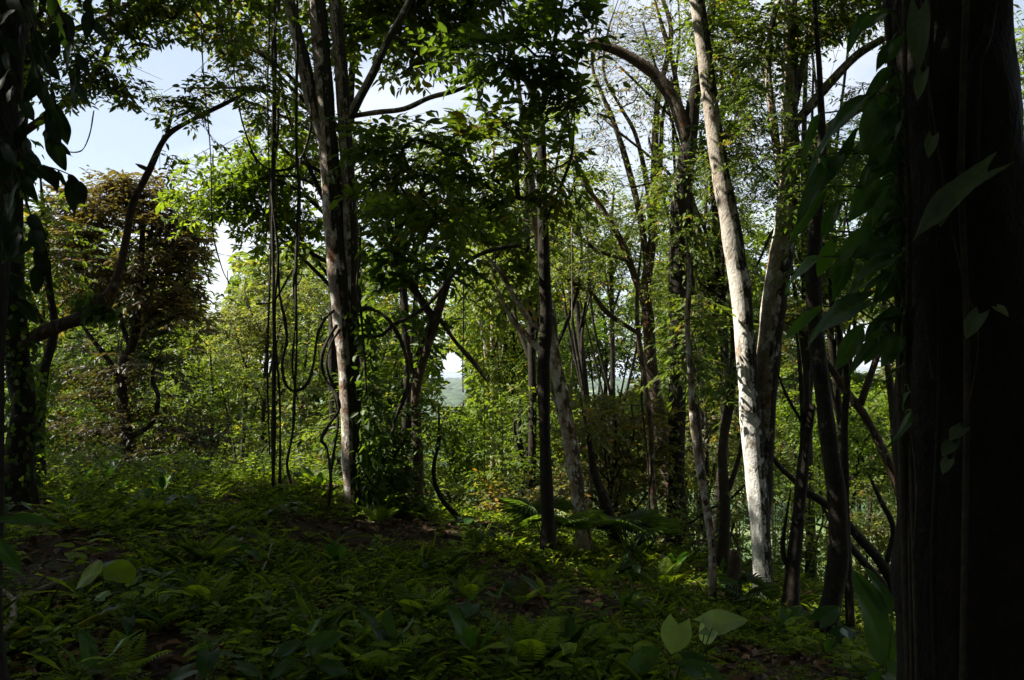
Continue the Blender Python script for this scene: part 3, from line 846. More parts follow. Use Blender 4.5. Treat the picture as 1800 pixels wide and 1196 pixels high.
tree('white_twin_tree', 'chalk-white lichened tree parting into two tall stems, brightest trunk in the wood', 9.5, [
    [(1342, 1062, 34), (1340, 1000, 34), (1336, 920, 34), (1329, 840, 36), (1318, 720, 36), (1311, 620, 35), (1303, 520, 36), (1291, 440, 36), (1279, 370, 33), (1266, 300, 31), (1254, 220, 29), (1240, 110, 27), (1225, 0, 25), (1200, -150, 19), (1190, -300, 9)],
    [(1341, 950, 24, 9.62), (1341, 860, 32), (1343, 760, 37), (1347, 670, 40), (1355, 580, 43), (1366, 495, 44), (1378, 425, 42), (1386, 350, 38), (1389, 270, 33), (1388, 190, 29), (1390, 100, 26), (1390, 0, 23), (1400, -140, 16), (1410, -300, 8)],
    [(1386, 305, 22, 9.75), (1420, 262, 22), (1455, 228, 20), (1495, 200, 18), (1545, 163, 15), (1600, 120, 11)],
    [(1392, 225, 16, 9.75), (1430, 180, 17), (1460, 145, 16), (1505, 98, 15), (1556, 66, 13), (1620, 20, 10)],
    [(1378, 345, 14, 9.75), (1366, 270, 14), (1358, 200, 14), (1350, 120, 12), (1358, 40, 11), (1380, -30, 9)],
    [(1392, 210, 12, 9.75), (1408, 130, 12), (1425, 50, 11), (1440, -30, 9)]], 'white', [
    dict(b=[(1300, 90, 45, 70), (1330, 200, 40, 80), (1440, 60, 50, 60), (1460, 40, 60, 40), (1300, 260, 30, 50), (1500, 30, 50, 40), (1420, 120, 30, 40), (1520, 150, 40, 26)], m='mid', **FINE),
    dict(b=[(1290, 190, 36, 60), (1330, 90, 36, 50), (1275, 260, 26, 40), (1500, 15, 60, 36), (1535, 90, 26, 40), (1440, 20, 50, 40)], m='dark', d=10.2, **SMALL),
    dict(b=[(1440, 300, 60, 60), (1350, 30, 60, 40), (1470, 260, 50, 40)], m='mid', **SMALL),
    dict(b=[('w', 3.4, 9.9, 7.4, 2.2, 1.8, 1.2), ('w', 4.8, 9.6, 7.0, 2.0, 1.8, 1.0)], m='mid', leaf=(0.14, 0.06), ns=5, k=8, pad=0.5, simple=True, twigs=False)], sides=16, rough=0.05, limb_bark='mossy')

tree('pale_thin_tree', 'thin pale wavy trunk just left of the chalk-white twin tree', 8.6, [
    [(1252, 1050, 15), (1251, 960, 14), (1240, 880, 14), (1226, 800, 13), (1217, 720, 12), (1214, 650, 11), (1208, 570, 10), (1212, 480, 8), (1205, 400, 6)]], 'tan', [
    dict(b=[(1212, 600, 30, 60, 9), (1225, 520, 30, 40, 9)], m='mid', **SMALL)], sides=9)
tree('dark_thin_tree', 'thin dark trunk crowding behind the thin pale wavy one', 10.3, [
    [(1268, 1010, 22), (1275, 900, 18), (1270, 790, 17), (1284, 700, 15), (1290, 620, 12), (1282, 530, 9)],
    [(1274, 880, 10), (1300, 800, 8), (1310, 720, 6)]], 'dark', [
    dict(b=[(1285, 600, 30, 50), (1265, 680, 26, 40)], m='dark', **SMALL)], sides=9)
tree('bent_dark_tree', 'dark trunk bowed outward, first one left of the huge black trunk', 8.0, [
    [(1448, 1140, 36), (1460, 1065, 36), (1473, 985, 35), (1471, 880, 32), (1458, 780, 30), (1445, 680, 28), (1433, 570, 28), (1430, 480, 25), (1436, 380, 21), (1445, 260, 16), (1440, 120, 10), (1432, 0, 8), (1428, -150, 5)]], 'dark', [
    dict(b=[(1440, 330, 60, 70, 8.4), (1480, 420, 60, 60, 8.4), (1400, 250, 40, 50, 8.6)], m='dark', **SMALL)], sides=12)
tree('dark_pole_tree', 'thin straight dark pole-like trunk behind the bowed dark trunk', 8.6, [
    [(1497, 1160, 17), (1493, 1050, 15), (1488, 950, 14), (1486, 850, 13), (1485, 740, 12), (1489, 660, 12), (1479, 600, 10), (1462, 530, 10), (1455, 440, 7)]], 'dark', [], sides=8)
tree('forked_dark_tree', 'dark trunk snapped at a fork between the white twin tree and the bowed trunk', 9.0, [
    [(1389, 1070, 26), (1397, 970, 23), (1407, 870, 21), (1416, 780, 19), (1427, 712, 15)],
    [(1400, 880, 9), (1411, 760, 9), (1407, 660, 8), (1398, 560, 6)], [(1408, 740, 6), (1380, 690, 5), (1362, 640, 4)], [(1386, 1000, 10), (1376, 960, 8), (1390, 860, 7)]], 'dark', [], sides=10)
tree('red_barked_tree', 'slim red-brown trunk half hidden by the left edge of the huge black trunk', 9.6, [
    [(1590, 960, 17), (1583, 860, 16), (1574, 780, 14), (1568, 700, 14), (1560, 640, 11), (1556, 560, 9), (1548, 460, 7)]], 'brown', [
    dict(b=[(1545, 500, 40, 50), (1520, 440, 40, 40)], m='mid', **SMALL)], sides=9)
tree('leaning_dark_tree', 'dark leaning trunk crossing diagonally low behind the bowed trunk', 11.0, [
    [(1572, 1030, 20), (1545, 985, 18), (1510, 945, 16), (1470, 900, 15), (1425, 868, 12), (1370, 820, 9), (1340, 770, 6)],
    [(1556, 1000, 9), (1570, 930, 10), (1548, 880, 9), (1525, 830, 7)]], 'dark', [], sides=9)
tree('second_leaning_tree', 'thinner dark trunk leaning just below and parallel to the other leaner', 11.5, [
    [(1590, 1080, 16), (1555, 1030, 14), (1515, 985, 13), (1470, 930, 10), (1440, 880, 7)]], 'dark', [], sides=8)
tree('crooked_brown_tree', 'crooked brown trunk leaning left below the patch of sky beside the black trunk', 10.0, [
    [(1612, 960, 22), (1580, 860, 18), (1555, 800, 16), (1525, 740, 15), (1490, 690, 13), (1455, 640, 11), (1415, 590, 8), (1370, 560, 5)],
    [(1512, 712, 13), (1530, 660, 12), (1548, 610, 10), (1575, 560, 7)], [(1488, 688, 9), (1486, 630, 9), (1470, 575, 7), (1468, 500, 5)]], 'brown', [
    dict(b=[(1440, 560, 50, 40), (1380, 590, 40, 30), (1590, 640, 30, 40)], m='olive', **SMALL)], sides=9)
tree('tree_stump', 'broken dark stump in the weeds at the foot of the white twin tree', 8.8, [
    [(1290, 1062, 26), (1289, 1020, 25), (1292, 985, 22), (1290, 968, 14)]], 'brown', [], cat='stump', sides=9)
tree('sloping_trunk_tree', 'dark sloping trunk propped between the big forked tree and the slender sapling', 11.5, [
    [(722, 850, 18), (705, 800, 20), (685, 745, 20), (665, 700, 17), (645, 660, 14), (630, 610, 10)]], 'dark', [], sides=9)
tree('bent_sapling', 'dark bent sapling leaning right over the crest past the slender sapling', 10.5, [
    [(828, 945, 11), (805, 910, 10), (780, 882, 9), (765, 850, 8), (763, 815, 7), (772, 770, 6), (770, 700, 4)]], 'dark', [
    dict(b=[(770, 740, 30, 40)], m='mid', **SMALL)], cat='sapling', sides=8)
tree('mossy_leaner', 'short dark leaning trunk right of the leaning mottled tree', 11.0, [
    [(1090, 985, 24), (1078, 930, 24), (1062, 880, 20), (1045, 830, 15), (1035, 770, 9), (1020, 700, 6)]], 'dark', [
    dict(b=[(1030, 740, 40, 40)], m='olive', **SMALL)], sides=9)
tree('upright_dark_tree', 'thin dark upright trunk between the mossy leaner and the thick dark tree', 12.0, [
    [(1162, 965, 18), (1150, 900, 13), (1146, 820, 11), (1143, 740, 10), (1120, 560, 8), (1128, 420, 6)]], 'brown', [], sides=8)

# ------------------------------------------------------------------ trees and shrubs beyond the crest
B = bg_tree
DOWN = 'trees on the slope beyond the crest'
B('bright green whorled-leaf tree filling the space behind the hanging lianas', 13.5, [(470, 275, 70, 32), (400, 310, 60, 34), (365, 350, 60, 34), (440, 350, 70, 40), (520, 330, 60, 50), (530, 400, 50, 50), (470, 410, 50, 36), (550, 260, 40, 40)], 'bright', name='whorled_tree', tx=600, group=DOWN,
  leaf=(0.17, 0.072), ns=5, k=8, whorl=0.55, L=(0.25, 0.5), pad=0.42, dens=1.0, bark='dark')
B('pale yellow-green tree below the strip of blue sky left of the lianas', 22, [(430, 520, 45, 60), (410, 580, 50, 60), (450, 620, 60, 60), (490, 560, 50, 70), (530, 500, 60, 60), (500, 700, 50, 50)], 'pale', group=DOWN, leaf=(0.15, 0.06), ns=5, k=8, pad=0.6, dens=1.1)
B('deep green feathery tree at the foot of the copper tree', 21, [(350, 640, 60, 50), (390, 690, 70, 60), (330, 720, 70, 50), (400, 770, 80, 60), (300, 680, 50, 40)], 'mid', group=DOWN, leaf=(0.12, 0.045), ns=6, k=9, pad=0.6, dens=1.1)
B('mixed green tree crowded behind the slim ivy-clad trunk', 19, [(40, 480, 60, 90), (90, 620, 60, 70), (20, 700, 50, 80), (100, 720, 60, 70), (130, 800, 70, 60), (60, 820, 60, 50)], 'dark', group=DOWN, leaf=(0.14, 0.055), ns=5, k=8, pad=0.6)
B('olive tree with pale trunk showing behind the lowest liana loop', 25, [(500, 640, 60, 50), (560, 620, 60, 70), (540, 750, 70, 50), (470, 780, 70, 50), (600, 720, 50, 60)], 'yellow', group=DOWN, leaf=(0.16, 0.065), ns=5, k=8, pad=0.65, dens=1.0)
B('medium green tree behind the slender forked sapling', 16, [(680, 620, 50, 60), (720, 700, 50, 60), (690, 770, 60, 50), (650, 560, 40, 50)], 'mid', group=DOWN, leaf=(0.14, 0.055), ns=5, k=8, pad=0.5, dens=0.9)
B('vine-curtained yellow-green tree right of the window onto the plain', 18, [(860, 470, 70, 60), (890, 560, 60, 70), (870, 640, 50, 60), (910, 680, 60, 60), (880, 740, 60, 50), (820, 530, 50, 50), (930, 620, 40, 60)], 'yellow', group=DOWN, leaf=(0.12, 0.045), ns=6, k=9, pad=0.55, dens=1.1)
B('pale yellow sunlit tree high behind the dark slender trunk', 21, [(800, 320, 70, 50), (900, 380, 70, 60), (840, 420, 60, 50), (990, 360, 60, 60), (940, 300, 50, 50), (730, 260, 60, 40)], 'yellow', group=DOWN, leaf=(0.13, 0.05), ns=6, k=8, pad=0.6, dens=0.9, bark='tan')
B('yellow-green lacy tree behind the fan of bare stems', 20, [(1040, 430, 60, 60), (1090, 490, 60, 60), (1010, 500, 60, 50), (1090, 400, 60, 60), (1050, 360, 40, 50), (1150, 450, 50, 70), (1130, 350, 40, 50)], 'yellow', group=DOWN, leaf=(0.11, 0.04), ns=6, k=9, pad=0.55, dens=1.1)
B('dark green tree with an umbrella crown above the hazy gap', 24, [(1030, 580, 70, 40), (1100, 600, 60, 40), (1060, 620, 80, 28), (1000, 610, 50, 40), (1120, 560, 40, 40)], 'dark', group=DOWN, leaf=(0.16, 0.065), ns=6, k=8, pad=0.65, dens=1.3)
B('mid green tree filling the space behind the thick dark tree', 22, [(1250, 430, 60, 80), (1270, 540, 60, 70), (1180, 560, 50, 70), (1230, 640, 60, 60), (1160, 640, 40, 60), (1290, 340, 50, 70)], 'mid', group=DOWN, leaf=(0.14, 0.055), ns=6, k=8, pad=0.6, dens=1.1)
B('dark olive tree low between the thick dark tree and the white twin tree', 19, [(1240, 760, 60, 60), (1290, 700, 40, 60), (1170, 800, 50, 60), (1280, 830, 50, 60), (1210, 850, 60, 50)], 'olive', group=DOWN, leaf=(0.13, 0.05), ns=5, k=8, pad=0.55)
B('fresh green tree behind the upper limbs of the white twin tree', 15, [(1440, 400, 60, 60), (1480, 340, 60, 50), (1450, 470, 60, 50), (1510, 260, 50, 40), (1500, 480, 50, 40), (1420, 330, 40, 50), (1350, 420, 26, 60)], 'bright', group=DOWN, leaf=(0.12, 0.048), ns=5, k=8, pad=0.48, dens=0.9)
B('sunlit lime-green tree showing past the right edge of the huge black trunk', 12, [(1800, 100, 60, 50), (1830, 180, 60, 70), (1790, 230, 40, 60), (1820, 60, 50, 40)], 'bright', group=DOWN, leaf=(0.10, 0.04), ns=5, k=8, pad=0.42)
B('lime-green feathery tree low between the bowed trunk and the huge black trunk', 16, [(1500, 720, 60, 40), (1450, 760, 60, 50), (1550, 760, 50, 50), (1520, 830, 60, 50), (1400, 700, 50, 50), (1450, 850, 60, 50), (1570, 850, 50, 60)], 'bright', group=DOWN, leaf=(0.12, 0.042), ns=6, k=9, pad=0.48, dens=1.1)
B('bright bushy tree under the window onto the plain', 17, [(800, 770, 60, 40), (760, 800, 60, 50), (840, 800, 60, 60), (790, 860, 70, 50), (860, 720, 40, 30), (770, 740, 30, 20)], 'bright', group=DOWN, leaf=(0.13, 0.052), ns=6, k=8, pad=0.5, dens=1.2)
B('shaded deep green tree low behind the leaning mottled tree', 15, [(910, 790, 60, 50), (940, 720, 40, 50), (890, 850, 60, 40), (970, 820, 50, 40)], 'mid', group=DOWN, leaf=(0.13, 0.052), ns=5, k=8, pad=0.5)

for (lab, d, bl, m) in (
    ('dense green tree low between slender sapling and dark slender trunk', 24, [(760, 900, 70, 50), (850, 860, 70, 50), (930, 840, 60, 60), (830, 930, 60, 40)], 'yellow'),
    ('dense dark tree low behind the mossy leaner', 21, [(1030, 860, 60, 60), (1100, 880, 60, 60), (1150, 760, 50, 70), (990, 760, 50, 60)], 'mid'),
    ('yellowish tree deep behind the thin trunks beside the white twin tree', 25, [(1200, 720, 60, 60), (1260, 640, 60, 60), (1170, 900, 60, 60), (1290, 900, 60, 60), (1240, 960, 60, 50)], 'yellow'),
    ('olive tree deep behind the snapped fork', 23, [(1400, 650, 60, 60), (1380, 780, 50, 60), (1430, 900, 60, 60), (1400, 1000, 60, 60)], 'olive'),
    ('fresh green tree deep behind the bowed trunk', 22, [(1480, 800, 60, 60), (1540, 900, 60, 70), (1480, 1000, 60, 60), (1560, 1080, 60, 60), (1470, 1100, 60, 50)], 'yellow'),
    ('grey-green tree high behind the thick dark tree', 27, [(1240, 330, 60, 60), (1150, 400, 50, 60), (1290, 440, 50, 60), (1210, 260, 40, 40)], 'mid'),
    ('lacy tree between the leaning mottled trunk and the fan of stems', 17, [(1000, 330, 40, 50), (1030, 400, 40, 50), (980, 430, 40, 50), (1070, 440, 40, 40)], 'yellow'),
    ('olive tree deep behind the big forked tree', 26, [(640, 500, 50, 60), (690, 560, 50, 50), (560, 520, 50, 50), (640, 660, 60, 60), (700, 680, 50, 50), (600, 800, 60, 50), (690, 810, 50, 50)], 'yellow'),
    ('dark tree low behind the copper tree', 26, [(90, 780, 70, 60), (190, 700, 70, 60), (280, 720, 70, 60), (380, 820, 70, 40), (150, 600, 60, 50)], 'mid')):
    B(lab, d, bl, m, group=DOWN, leaf=(0.14, 0.058), ns=6, k=8, pad=0.6, dens=1.1, bark='dark')

for (lab, d, bl, m, lf, tx) in (
    ('olive small-leaved tree filling the top behind the straight lianas', 12.5, [(420, 60, 80, 60), (490, 140, 60, 70), (500, 50, 60, 60), (450, 190, 46, 40), (360, 60, 60, 40), (330, 160, 50, 26), (540, 240, 40, 60), (470, 230, 40, 30)], 'olive', (0.10, 0.04), 605),
    ('mid green tree with layered boughs between big forked tree and dark slender trunk', 13, [(690, 260, 60, 50), (780, 250, 60, 40), (740, 330, 80, 46), (850, 320, 60, 50), (660, 340, 40, 60), (820, 400, 60, 40), (700, 400, 50, 40), (900, 250, 50, 40), (640, 250, 30, 40)], 'mid', (0.14, 0.058), 700),
    ('tall yellow-green tree high behind the dark slender trunk', 15, [(900, 330, 50, 50), (960, 250, 40, 60), (1010, 340, 40, 60), (980, 420, 50, 50), (870, 400, 50, 50), (920, 470, 60, 50), (1000, 180, 40, 40)], 'yellow', (0.12, 0.046), 930),
    ('fine-leaved tree between the fan of stems and the white twin tree', 14, [(1250, 300, 40, 60), (1240, 180, 40, 60), (1290, 390, 30, 60), (1160, 330, 36, 50), (1200, 480, 40, 50), (1250, 520, 40, 60), (1270, 80, 50, 60), (1140, 250, 30, 40), (1090, 130, 60, 60), (1130, 50, 60, 50), (1060, 220, 50, 60), (1110, 340, 40, 50), (1180, 150, 36, 70)], 'mid', (0.085, 0.034), 1240),
    ('fine-leaved tree behind the right limbs of the white twin tree', 14, [(1430, 120, 50, 60), (1340, 130, 40, 70), (1460, 330, 60, 50), (1530, 230, 50, 36), (1500, 420, 50, 60), (1330, 300, 36, 60), (1410, 460, 50, 60), (1550, 330, 40, 50), (1500, 20, 60, 40), (1420, 30, 60, 40), (1330, 480, 30, 60)], 'mid', (0.085, 0.034), 1420),
    ('pale lacy tree standing between copper tree and straight lianas', 24, [(390, 600, 40, 50), (440, 540, 40, 50), (420, 660, 50, 40), (480, 620, 40, 60)], 'yellow', (0.12, 0.05), 430)):
    B(lab, d, bl, m, group=DOWN, leaf=lf, ns=6, k=9, pad=0.46 if d < 20 else 0.6, dens=1.15 if d == 14 else 0.85, bark='dark', tx=tx, tw=0.09)

SHR = 'shrubs just beyond the crest'
S = lambda label, d, blobs, mat, **kw: bg_tree(label, d, blobs, mat, name='shrub', group=SHR, tw=0.035, cat='shrub', **kw)
S('shrub with turning yellow and orange leaves below the hazy gap', 13, [(1060, 760, 60, 50), (1110, 720, 50, 30), (1130, 780, 50, 50), (1020, 800, 50, 40), (1100, 830, 60, 40), (1070, 700, 40, 18)], 'autumn', leaf=(0.12, 0.06), ns=5, k=7, pad=0.40, dens=1.1)
S('yellowish shrub half hidden by the foot of the dark slender trunk', 12.5, [(900, 880, 50, 40), (930, 910, 60, 30), (860, 900, 50, 40), (980, 880, 50, 50)], 'autumn', leaf=(0.10, 0.045), ns=5, k=7, pad=0.4)
S('sunlit lime shrub behind the crest under the hanging lianas', 13, [(470, 850, 60, 26), (520, 845, 50, 24), (430, 860, 50, 26), (550, 870, 40, 26)], 'bright', leaf=(0.11, 0.045), ns=5, k=7, pad=0.36, dens=1.2)
S('sunlit lime shrub behind the slender sapling on the crest', 13, [(750, 880, 50, 36), (800, 900, 60, 36), (860, 930, 60, 30), (700, 860, 36, 36)], 'yellow', leaf=(0.10, 0.042), ns=5, k=7, pad=0.36, dens=1.2)
S('low green shrub behind the mossy leaner', 12.5, [(1060, 900, 50, 40), (1120, 900, 50, 40), (1150, 860, 40, 40), (1020, 930, 50, 30), (1100, 950, 60, 26)], 'olive', leaf=(0.10, 0.042), ns=5, k=7, pad=0.38)
S('green shrub screening the gap between thin trunks and the white twin tree', 11.5, [(1290, 930, 50, 50), (1210, 930, 50, 40), (1310, 860, 40, 40), (1300, 1000, 50, 40)], 'mid', leaf=(0.09, 0.038), ns=5, k=7, pad=0.36)
S('tall sunlit shrub behind the snapped fork', 13, [(1400, 920, 50, 50), (1440, 980, 50, 50), (1390, 1000, 40, 50), (1430, 1060, 50, 40), (1400, 850, 40, 40)], 'bright', leaf=(0.09, 0.036), ns=5, k=8, pad=0.38, dens=1.1)
S('tall lime shrub seen between bowed trunk and huge black trunk', 13.5, [(1530, 900, 50, 50), (1520, 960, 50, 50), (1560, 1000, 50, 60), (1500, 1030, 50, 50), (1540, 1080, 60, 50), (1580, 930, 40, 50)], 'yellow', leaf=(0.09, 0.036), ns=5, k=8, pad=0.38, dens=1.1)
S('low glossy shrub at the bottom between bowed trunk and black trunk', 10.5, [(1520, 1130, 50, 40), (1560, 1160, 50, 40), (1500, 1180, 50, 30), (1450, 1120, 40, 30)], 'mid', leaf=(0.09, 0.036), ns=5, k=8, pad=0.34, dens=1.0)
S('brownish shrub under the copper tree', 14, [(180, 830, 70, 40), (260, 840, 70, 36), (330, 845, 60, 30), (120, 850, 50, 36)], 'olive', leaf=(0.10, 0.04), ns=5, k=8, pad=0.4, dens=1.0)
S('dark shrub pressed against the foot of the big forked tree', 10.6, [(655, 780, 30, 60), (660, 840, 34, 50), (655, 700, 20, 40), (680, 870, 30, 30)], 'dark', leaf=(0.14, 0.045), ns=6, k=8, pad=0.26, dens=1.3)
S('dark leafy shrub behind the foot of the slender sapling', 12, [(690, 830, 40, 40), (600, 840, 30, 40), (560, 840, 30, 40), (590, 760, 26, 40)], 'mid', leaf=(0.11, 0.045), ns=5, k=8, pad=0.36)

# the wood goes on down the slope: a deeper row of crowns behind
rsF = RS('far row')
far_rows = []
for row, (d, n, y0, y1, rr) in enumerate(((30, 13, 430, 840, 74), (42, 14, 480, 800, 66), (58, 16, 560, 800, 58))):
    for i in range(n):
        px = 20 + (1640 - 20) * (i + 0.5) / n + rsF.uniform(-25, 25)
        far_rows.append((d + rsF.uniform(-3, 3), px, y0 + rsF.uniform(0, 60), y1, rr, ['mid', 'yellow', 'olive', 'bright', 'dark', 'mid'][rsF.randint(6)]))
_where = [(0, 'behind the creeper-hung tree'), (120, 'behind the copper tree'), (380, 'behind the lianas'), (560, 'behind the big forked tree'), (690, 'behind the slender sapling'),
          (840, 'behind the dark slender trunk'), (1000, 'behind the fan of stems'), (1150, 'behind the thick dark tree'), (1300, 'behind the white twin tree'), (1420, 'behind the bowed trunk')]
_col = {'mid': 'mid green', 'yellow': 'yellow-green', 'olive': 'olive', 'bright': 'fresh green', 'dark': 'dark green'}
_seen = set()
for i, (d, px, y0, y1, rr, m) in enumerate(far_rows):
    if abs(px - 797) < 34: px += 60
    if abs(px - 1065) < 50 and y0 < 660: y0 = 700
    bl = []
    y = y0
    while y < y1:
        bl.append((px + rsF.uniform(-30, 30), y, rr * rsF.uniform(0.7, 1.1), rr * rsF.uniform(0.5, 0.8)))
        y += rr * 0.8
    w = [q for x, q in _where if px >= x or x == 0][-1]
    dist = 'third' if d > 50 else ('second' if d > 36 else 'first')
    lab = '%s tree %s in the %s row down the slope' % (_col[m], w, dist)
    if lab in _seen: lab = lab.replace(' tree ', ' tree, right-hand, ')
    _seen.add(lab)
    B(lab, d, bl, m, name='slope_tree', group='far trees down the slope', leaf=(0.30, 0.14), ns=5, k=7, L=(0.5, 1.1), pad=1.2, dens=1.9, branch=False, simple=True, twigs=False, tw=0.07, bark='dark')

# ------------------------------------------------------------------ unseen trees added around the viewpoint to shade the mound and near trunks
SH = dict(leaf=(0.42, 0.21), ns=6, k=8, L=(0.4, 0.9), pad=1.0, simple=True, twigs=False, gaps=False, branch=False)


def added_shade_tree(label, x, y, blobs, h, dens=0.58):
    rs = RS(label)
    z = float(hgt(x, y))
    root = empty('added_shade_tree', (x, y, z), label, 'tree', 'unseen shade trees added around the viewpoint')
    C = catmull(np.array(((x, y, z - 0.3), (x + 0.2, y, z + h * 0.5), (x, y + 0.2, z + h))), 6)
    t = Tubes(); t.add(C, np.linspace(0.3, 0.08, len(C)), 10, rs, 0.08); t.build('trunk', BM['dark'], root)
    crown(root, [('w',) + b for b in blobs], 1, 'dark', rs, (C, np.ones(len(C))), dens=dens, **SH)




added_shade_tree('tall shade tree to the left of the viewpoint', -8.5, 3.0, [(-7.5, 3.5, 9.0, 4.0, 4.0, 2.0), (-11, 6.3, 10.5, 3.6, 2.8, 2.2), (-8.5, 7.0, 10.0, 3.0, 2.1, 1.6), (-12, 2, 8, 3.5, 3.5, 3.0), (-12.3, 8.9, 9.4, 2.4, 1.0, 1.4), (-14.4, 11.3, 9.4, 2.6, 1.7, 1.4), (-16.4, 13.8, 9.6, 3.2, 1.7, 1.4)], 10)
added_shade_tree('tall shade tree far to the left of the viewpoint', -15, 6.0, [(-15, 5.4, 12, 4, 3.2, 3), (-15, 2, 9, 3, 4, 4)], 12)
added_shade_tree('tall shade tree behind and left of the viewpoint', -4.0, -5.0, [(-4, -3, 8.5, 4, 4, 2.2), (-7, -5, 5.5, 3, 3, 4), (-3, -6, 4.5, 3, 2.5, 4)], 9)
added_shade_tree('tall shade tree behind and right of the viewpoint', 4.0, -5.0, [(4, -3, 8.5, 4, 4, 2.2), (7, -5, 5.0, 3, 3, 4), (1.5, -7, 4.5, 3, 2.5, 4)], 9)
added_shade_tree('tall shade tree to the right of the viewpoint', 7.5, 2.0, [(6.5, 2.5, 8.0, 3.5, 3.5, 2.2), (8.5, 2, 4.0, 2.2, 3.0, 3.5), (7.0, 5.5, 8.5, 2.8, 2.2, 1.8)], 9)
added_shade_tree('tall shade tree directly overhead with its trunk behind the viewpoint', 0.5, -3.0, [(-1.5, 2.0, 8.5, 3.5, 3.5, 1.8), (2.0, 1.5, 8.8, 3.2, 3.4, 1.8), (-3.5, 6.0, 8.6, 3.0, 2.4, 1.5), (-3.0, 3.6, 7.6, 2.5, 1.8, 1.0)], 9)

for i, (x, y, lab) in enumerate(((-13, -9, 'bushy shade tree far back on the left behind the viewpoint'), (-5, -12, 'bushy shade tree back left behind the viewpoint'), (4, -12, 'bushy shade tree back right behind the viewpoint'), (13, -7, 'bushy shade tree far back on the right behind the viewpoint'), (12, 3, 'bushy shade tree at the right beyond the huge black trunk'))):
    SH.update(leaf=(0.62, 0.32), pad=1.5)
    added_shade_tree(lab, x, y, [(x, y, 3.0, 4.5, 2.5, 3.0), (x + 1, y, 8.0, 4.5, 3.0, 3.5)], 9)
# haze placeholder, near trunks, lianas, plants follow

# ------------------------------------------------------------------ large leaves
def blade_mesh(name, shape, wr, mat, tint, droop=0.25, wave=0.03, nu=22, nv=8, seed=0, fold=0.18):
    """one lamina of unit length along +Y, facing +Z"""
    rs = RS('%s%s' % (name, seed))
    t = np.linspace(0, 1, nu + 1); s = np.linspace(-1, 1, nv + 1)
    if shape == 'heart':
        w = np.where(t < 0.3, 0.62 + 0.38 * np.sin(t / 0.3 * math.pi / 2), np.cos((t - 0.3) / 0.7 * math.pi / 2) ** 0.85)
    elif shape == 'paddle':
        w = np.sin(np.clip(t, 0, 1) ** 0.75 * math.pi) ** 0.55
    elif shape == 'round':
        w = np.sqrt(np.clip(1 - (2 * t - 1) ** 2, 0, 1)) * 0.98
    else:
        w = np.sin(np.clip(t, 0, 1) ** 0.8 * math.pi) ** 0.8
    w = np.maximum(w, 0.015) * wr * 0.5
    Tt, Ss = np.meshgrid(t, s, indexing='ij')
    X = Ss * w[:, None]
    Y = Tt.copy()
    if shape == 'heart':
        Y = Y - 0.26 * np.abs(Ss) ** 1.5 * (1 - Tt) ** 5
    Z = fold * np.abs(X) - droop * Tt ** 2 + wave * np.sin(Tt * 9 + rs.rand() * 6 + 2 * Ss) * np.abs(Ss)
    Z = Z + 0.006 * np.sin(Tt * 55 + np.abs(Ss) * 6) * (np.abs(Ss) > 0.1)
    V = np.stack((X, Y, Z), -1).reshape(-1, 3)
    i = np.arange(nu)[:, None] * (nv + 1); j = np.arange(nv)[None]
    Q = np.stack((i + j, i + j + 1, i + nv + 2 + j, i + nv + 1 + j), -1).reshape(-1)
    return mesh_np(name, V, np.full(nu * nv, 4), Q, mat, None, np.clip(tint + (0.3 * (np.abs(Ss) < 0.05)).ravel() + 0.30 * (np.sin((Tt - 0.22 * np.abs(Ss)) * 44) > 0.75).ravel(), 0, 0.92), True, obj=False)


BL = {}
for key, shape, wr, mat, drs in (('heart', 'heart', 0.74, 'aroid', (0.1, 0.25, 0.4)), ('lance', 'lance', 0.40, 'aroid', (0.12, 0.3, 0.5)), ('paddle', 'paddle', 0.38, 'aroid', (0.1, 0.3)),
                                 ('herb', 'lance', 0.46, 'herb', (0.15, 0.3, 0.45)), ('pale', 'heart', 0.85, 'palegreen', (0.15, 0.3)), ('dull', 'heart', 0.8, 'dull', (0.2, 0.4)), ('round', 'round', 0.8, 'herb', (0.08, 0.18)), ('strap', 'lance', 0.13, 'herb', (0.4, 0.7)),
                                 ('dark', 'lance', 0.45, 'blackgreen', (0.15, 0.35))):
    BL[key] = [blade_mesh('leaf', shape, wr, LM[mat], tnt, dr, seed=q) for q, dr in enumerate(drs) for tnt in (0.15, 0.5, 0.85)]


def link_mesh(name, me, parent, M):
    o = bpy.data.objects.new(name, me)
    COL.objects.link(o)
    o.parent = parent
    loc, rot, sc = M.decompose()
    o.location = loc; o.rotation_mode = 'QUATERNION'; o.rotation_quaternion = rot; o.scale = sc
    return o


def blade_at(root, me, base, tip, normal, wscale=1.0, name='leaf'):
    """stand a lamina between two world points"""
    b, t, n = Vector(base), Vector(tip), Vector(normal)
    y = (t - b); L = y.length; y.normalize()
    x = y.cross(n)
    if x.length < 1e-4: x = y.orthogonal()
    x.normalize(); z = x.cross(y)
    o = Vector(root.location)
    M = Matrix.Translation(b - o) @ Matrix((x, y, z)).transposed().to_4x4() @ Matrix.Diagonal((L * wscale, L, L, 1))
    return link_mesh(name, me, root, M)


def thin(name, pts, r0, r1, mat, parent, sides=6, sub=5):
    C = catmull(np.array(pts), sub)
    t = Tubes(); t.add(C, np.linspace(r0, r1, len(C)), sides)
    return t.build(name, mat, parent)


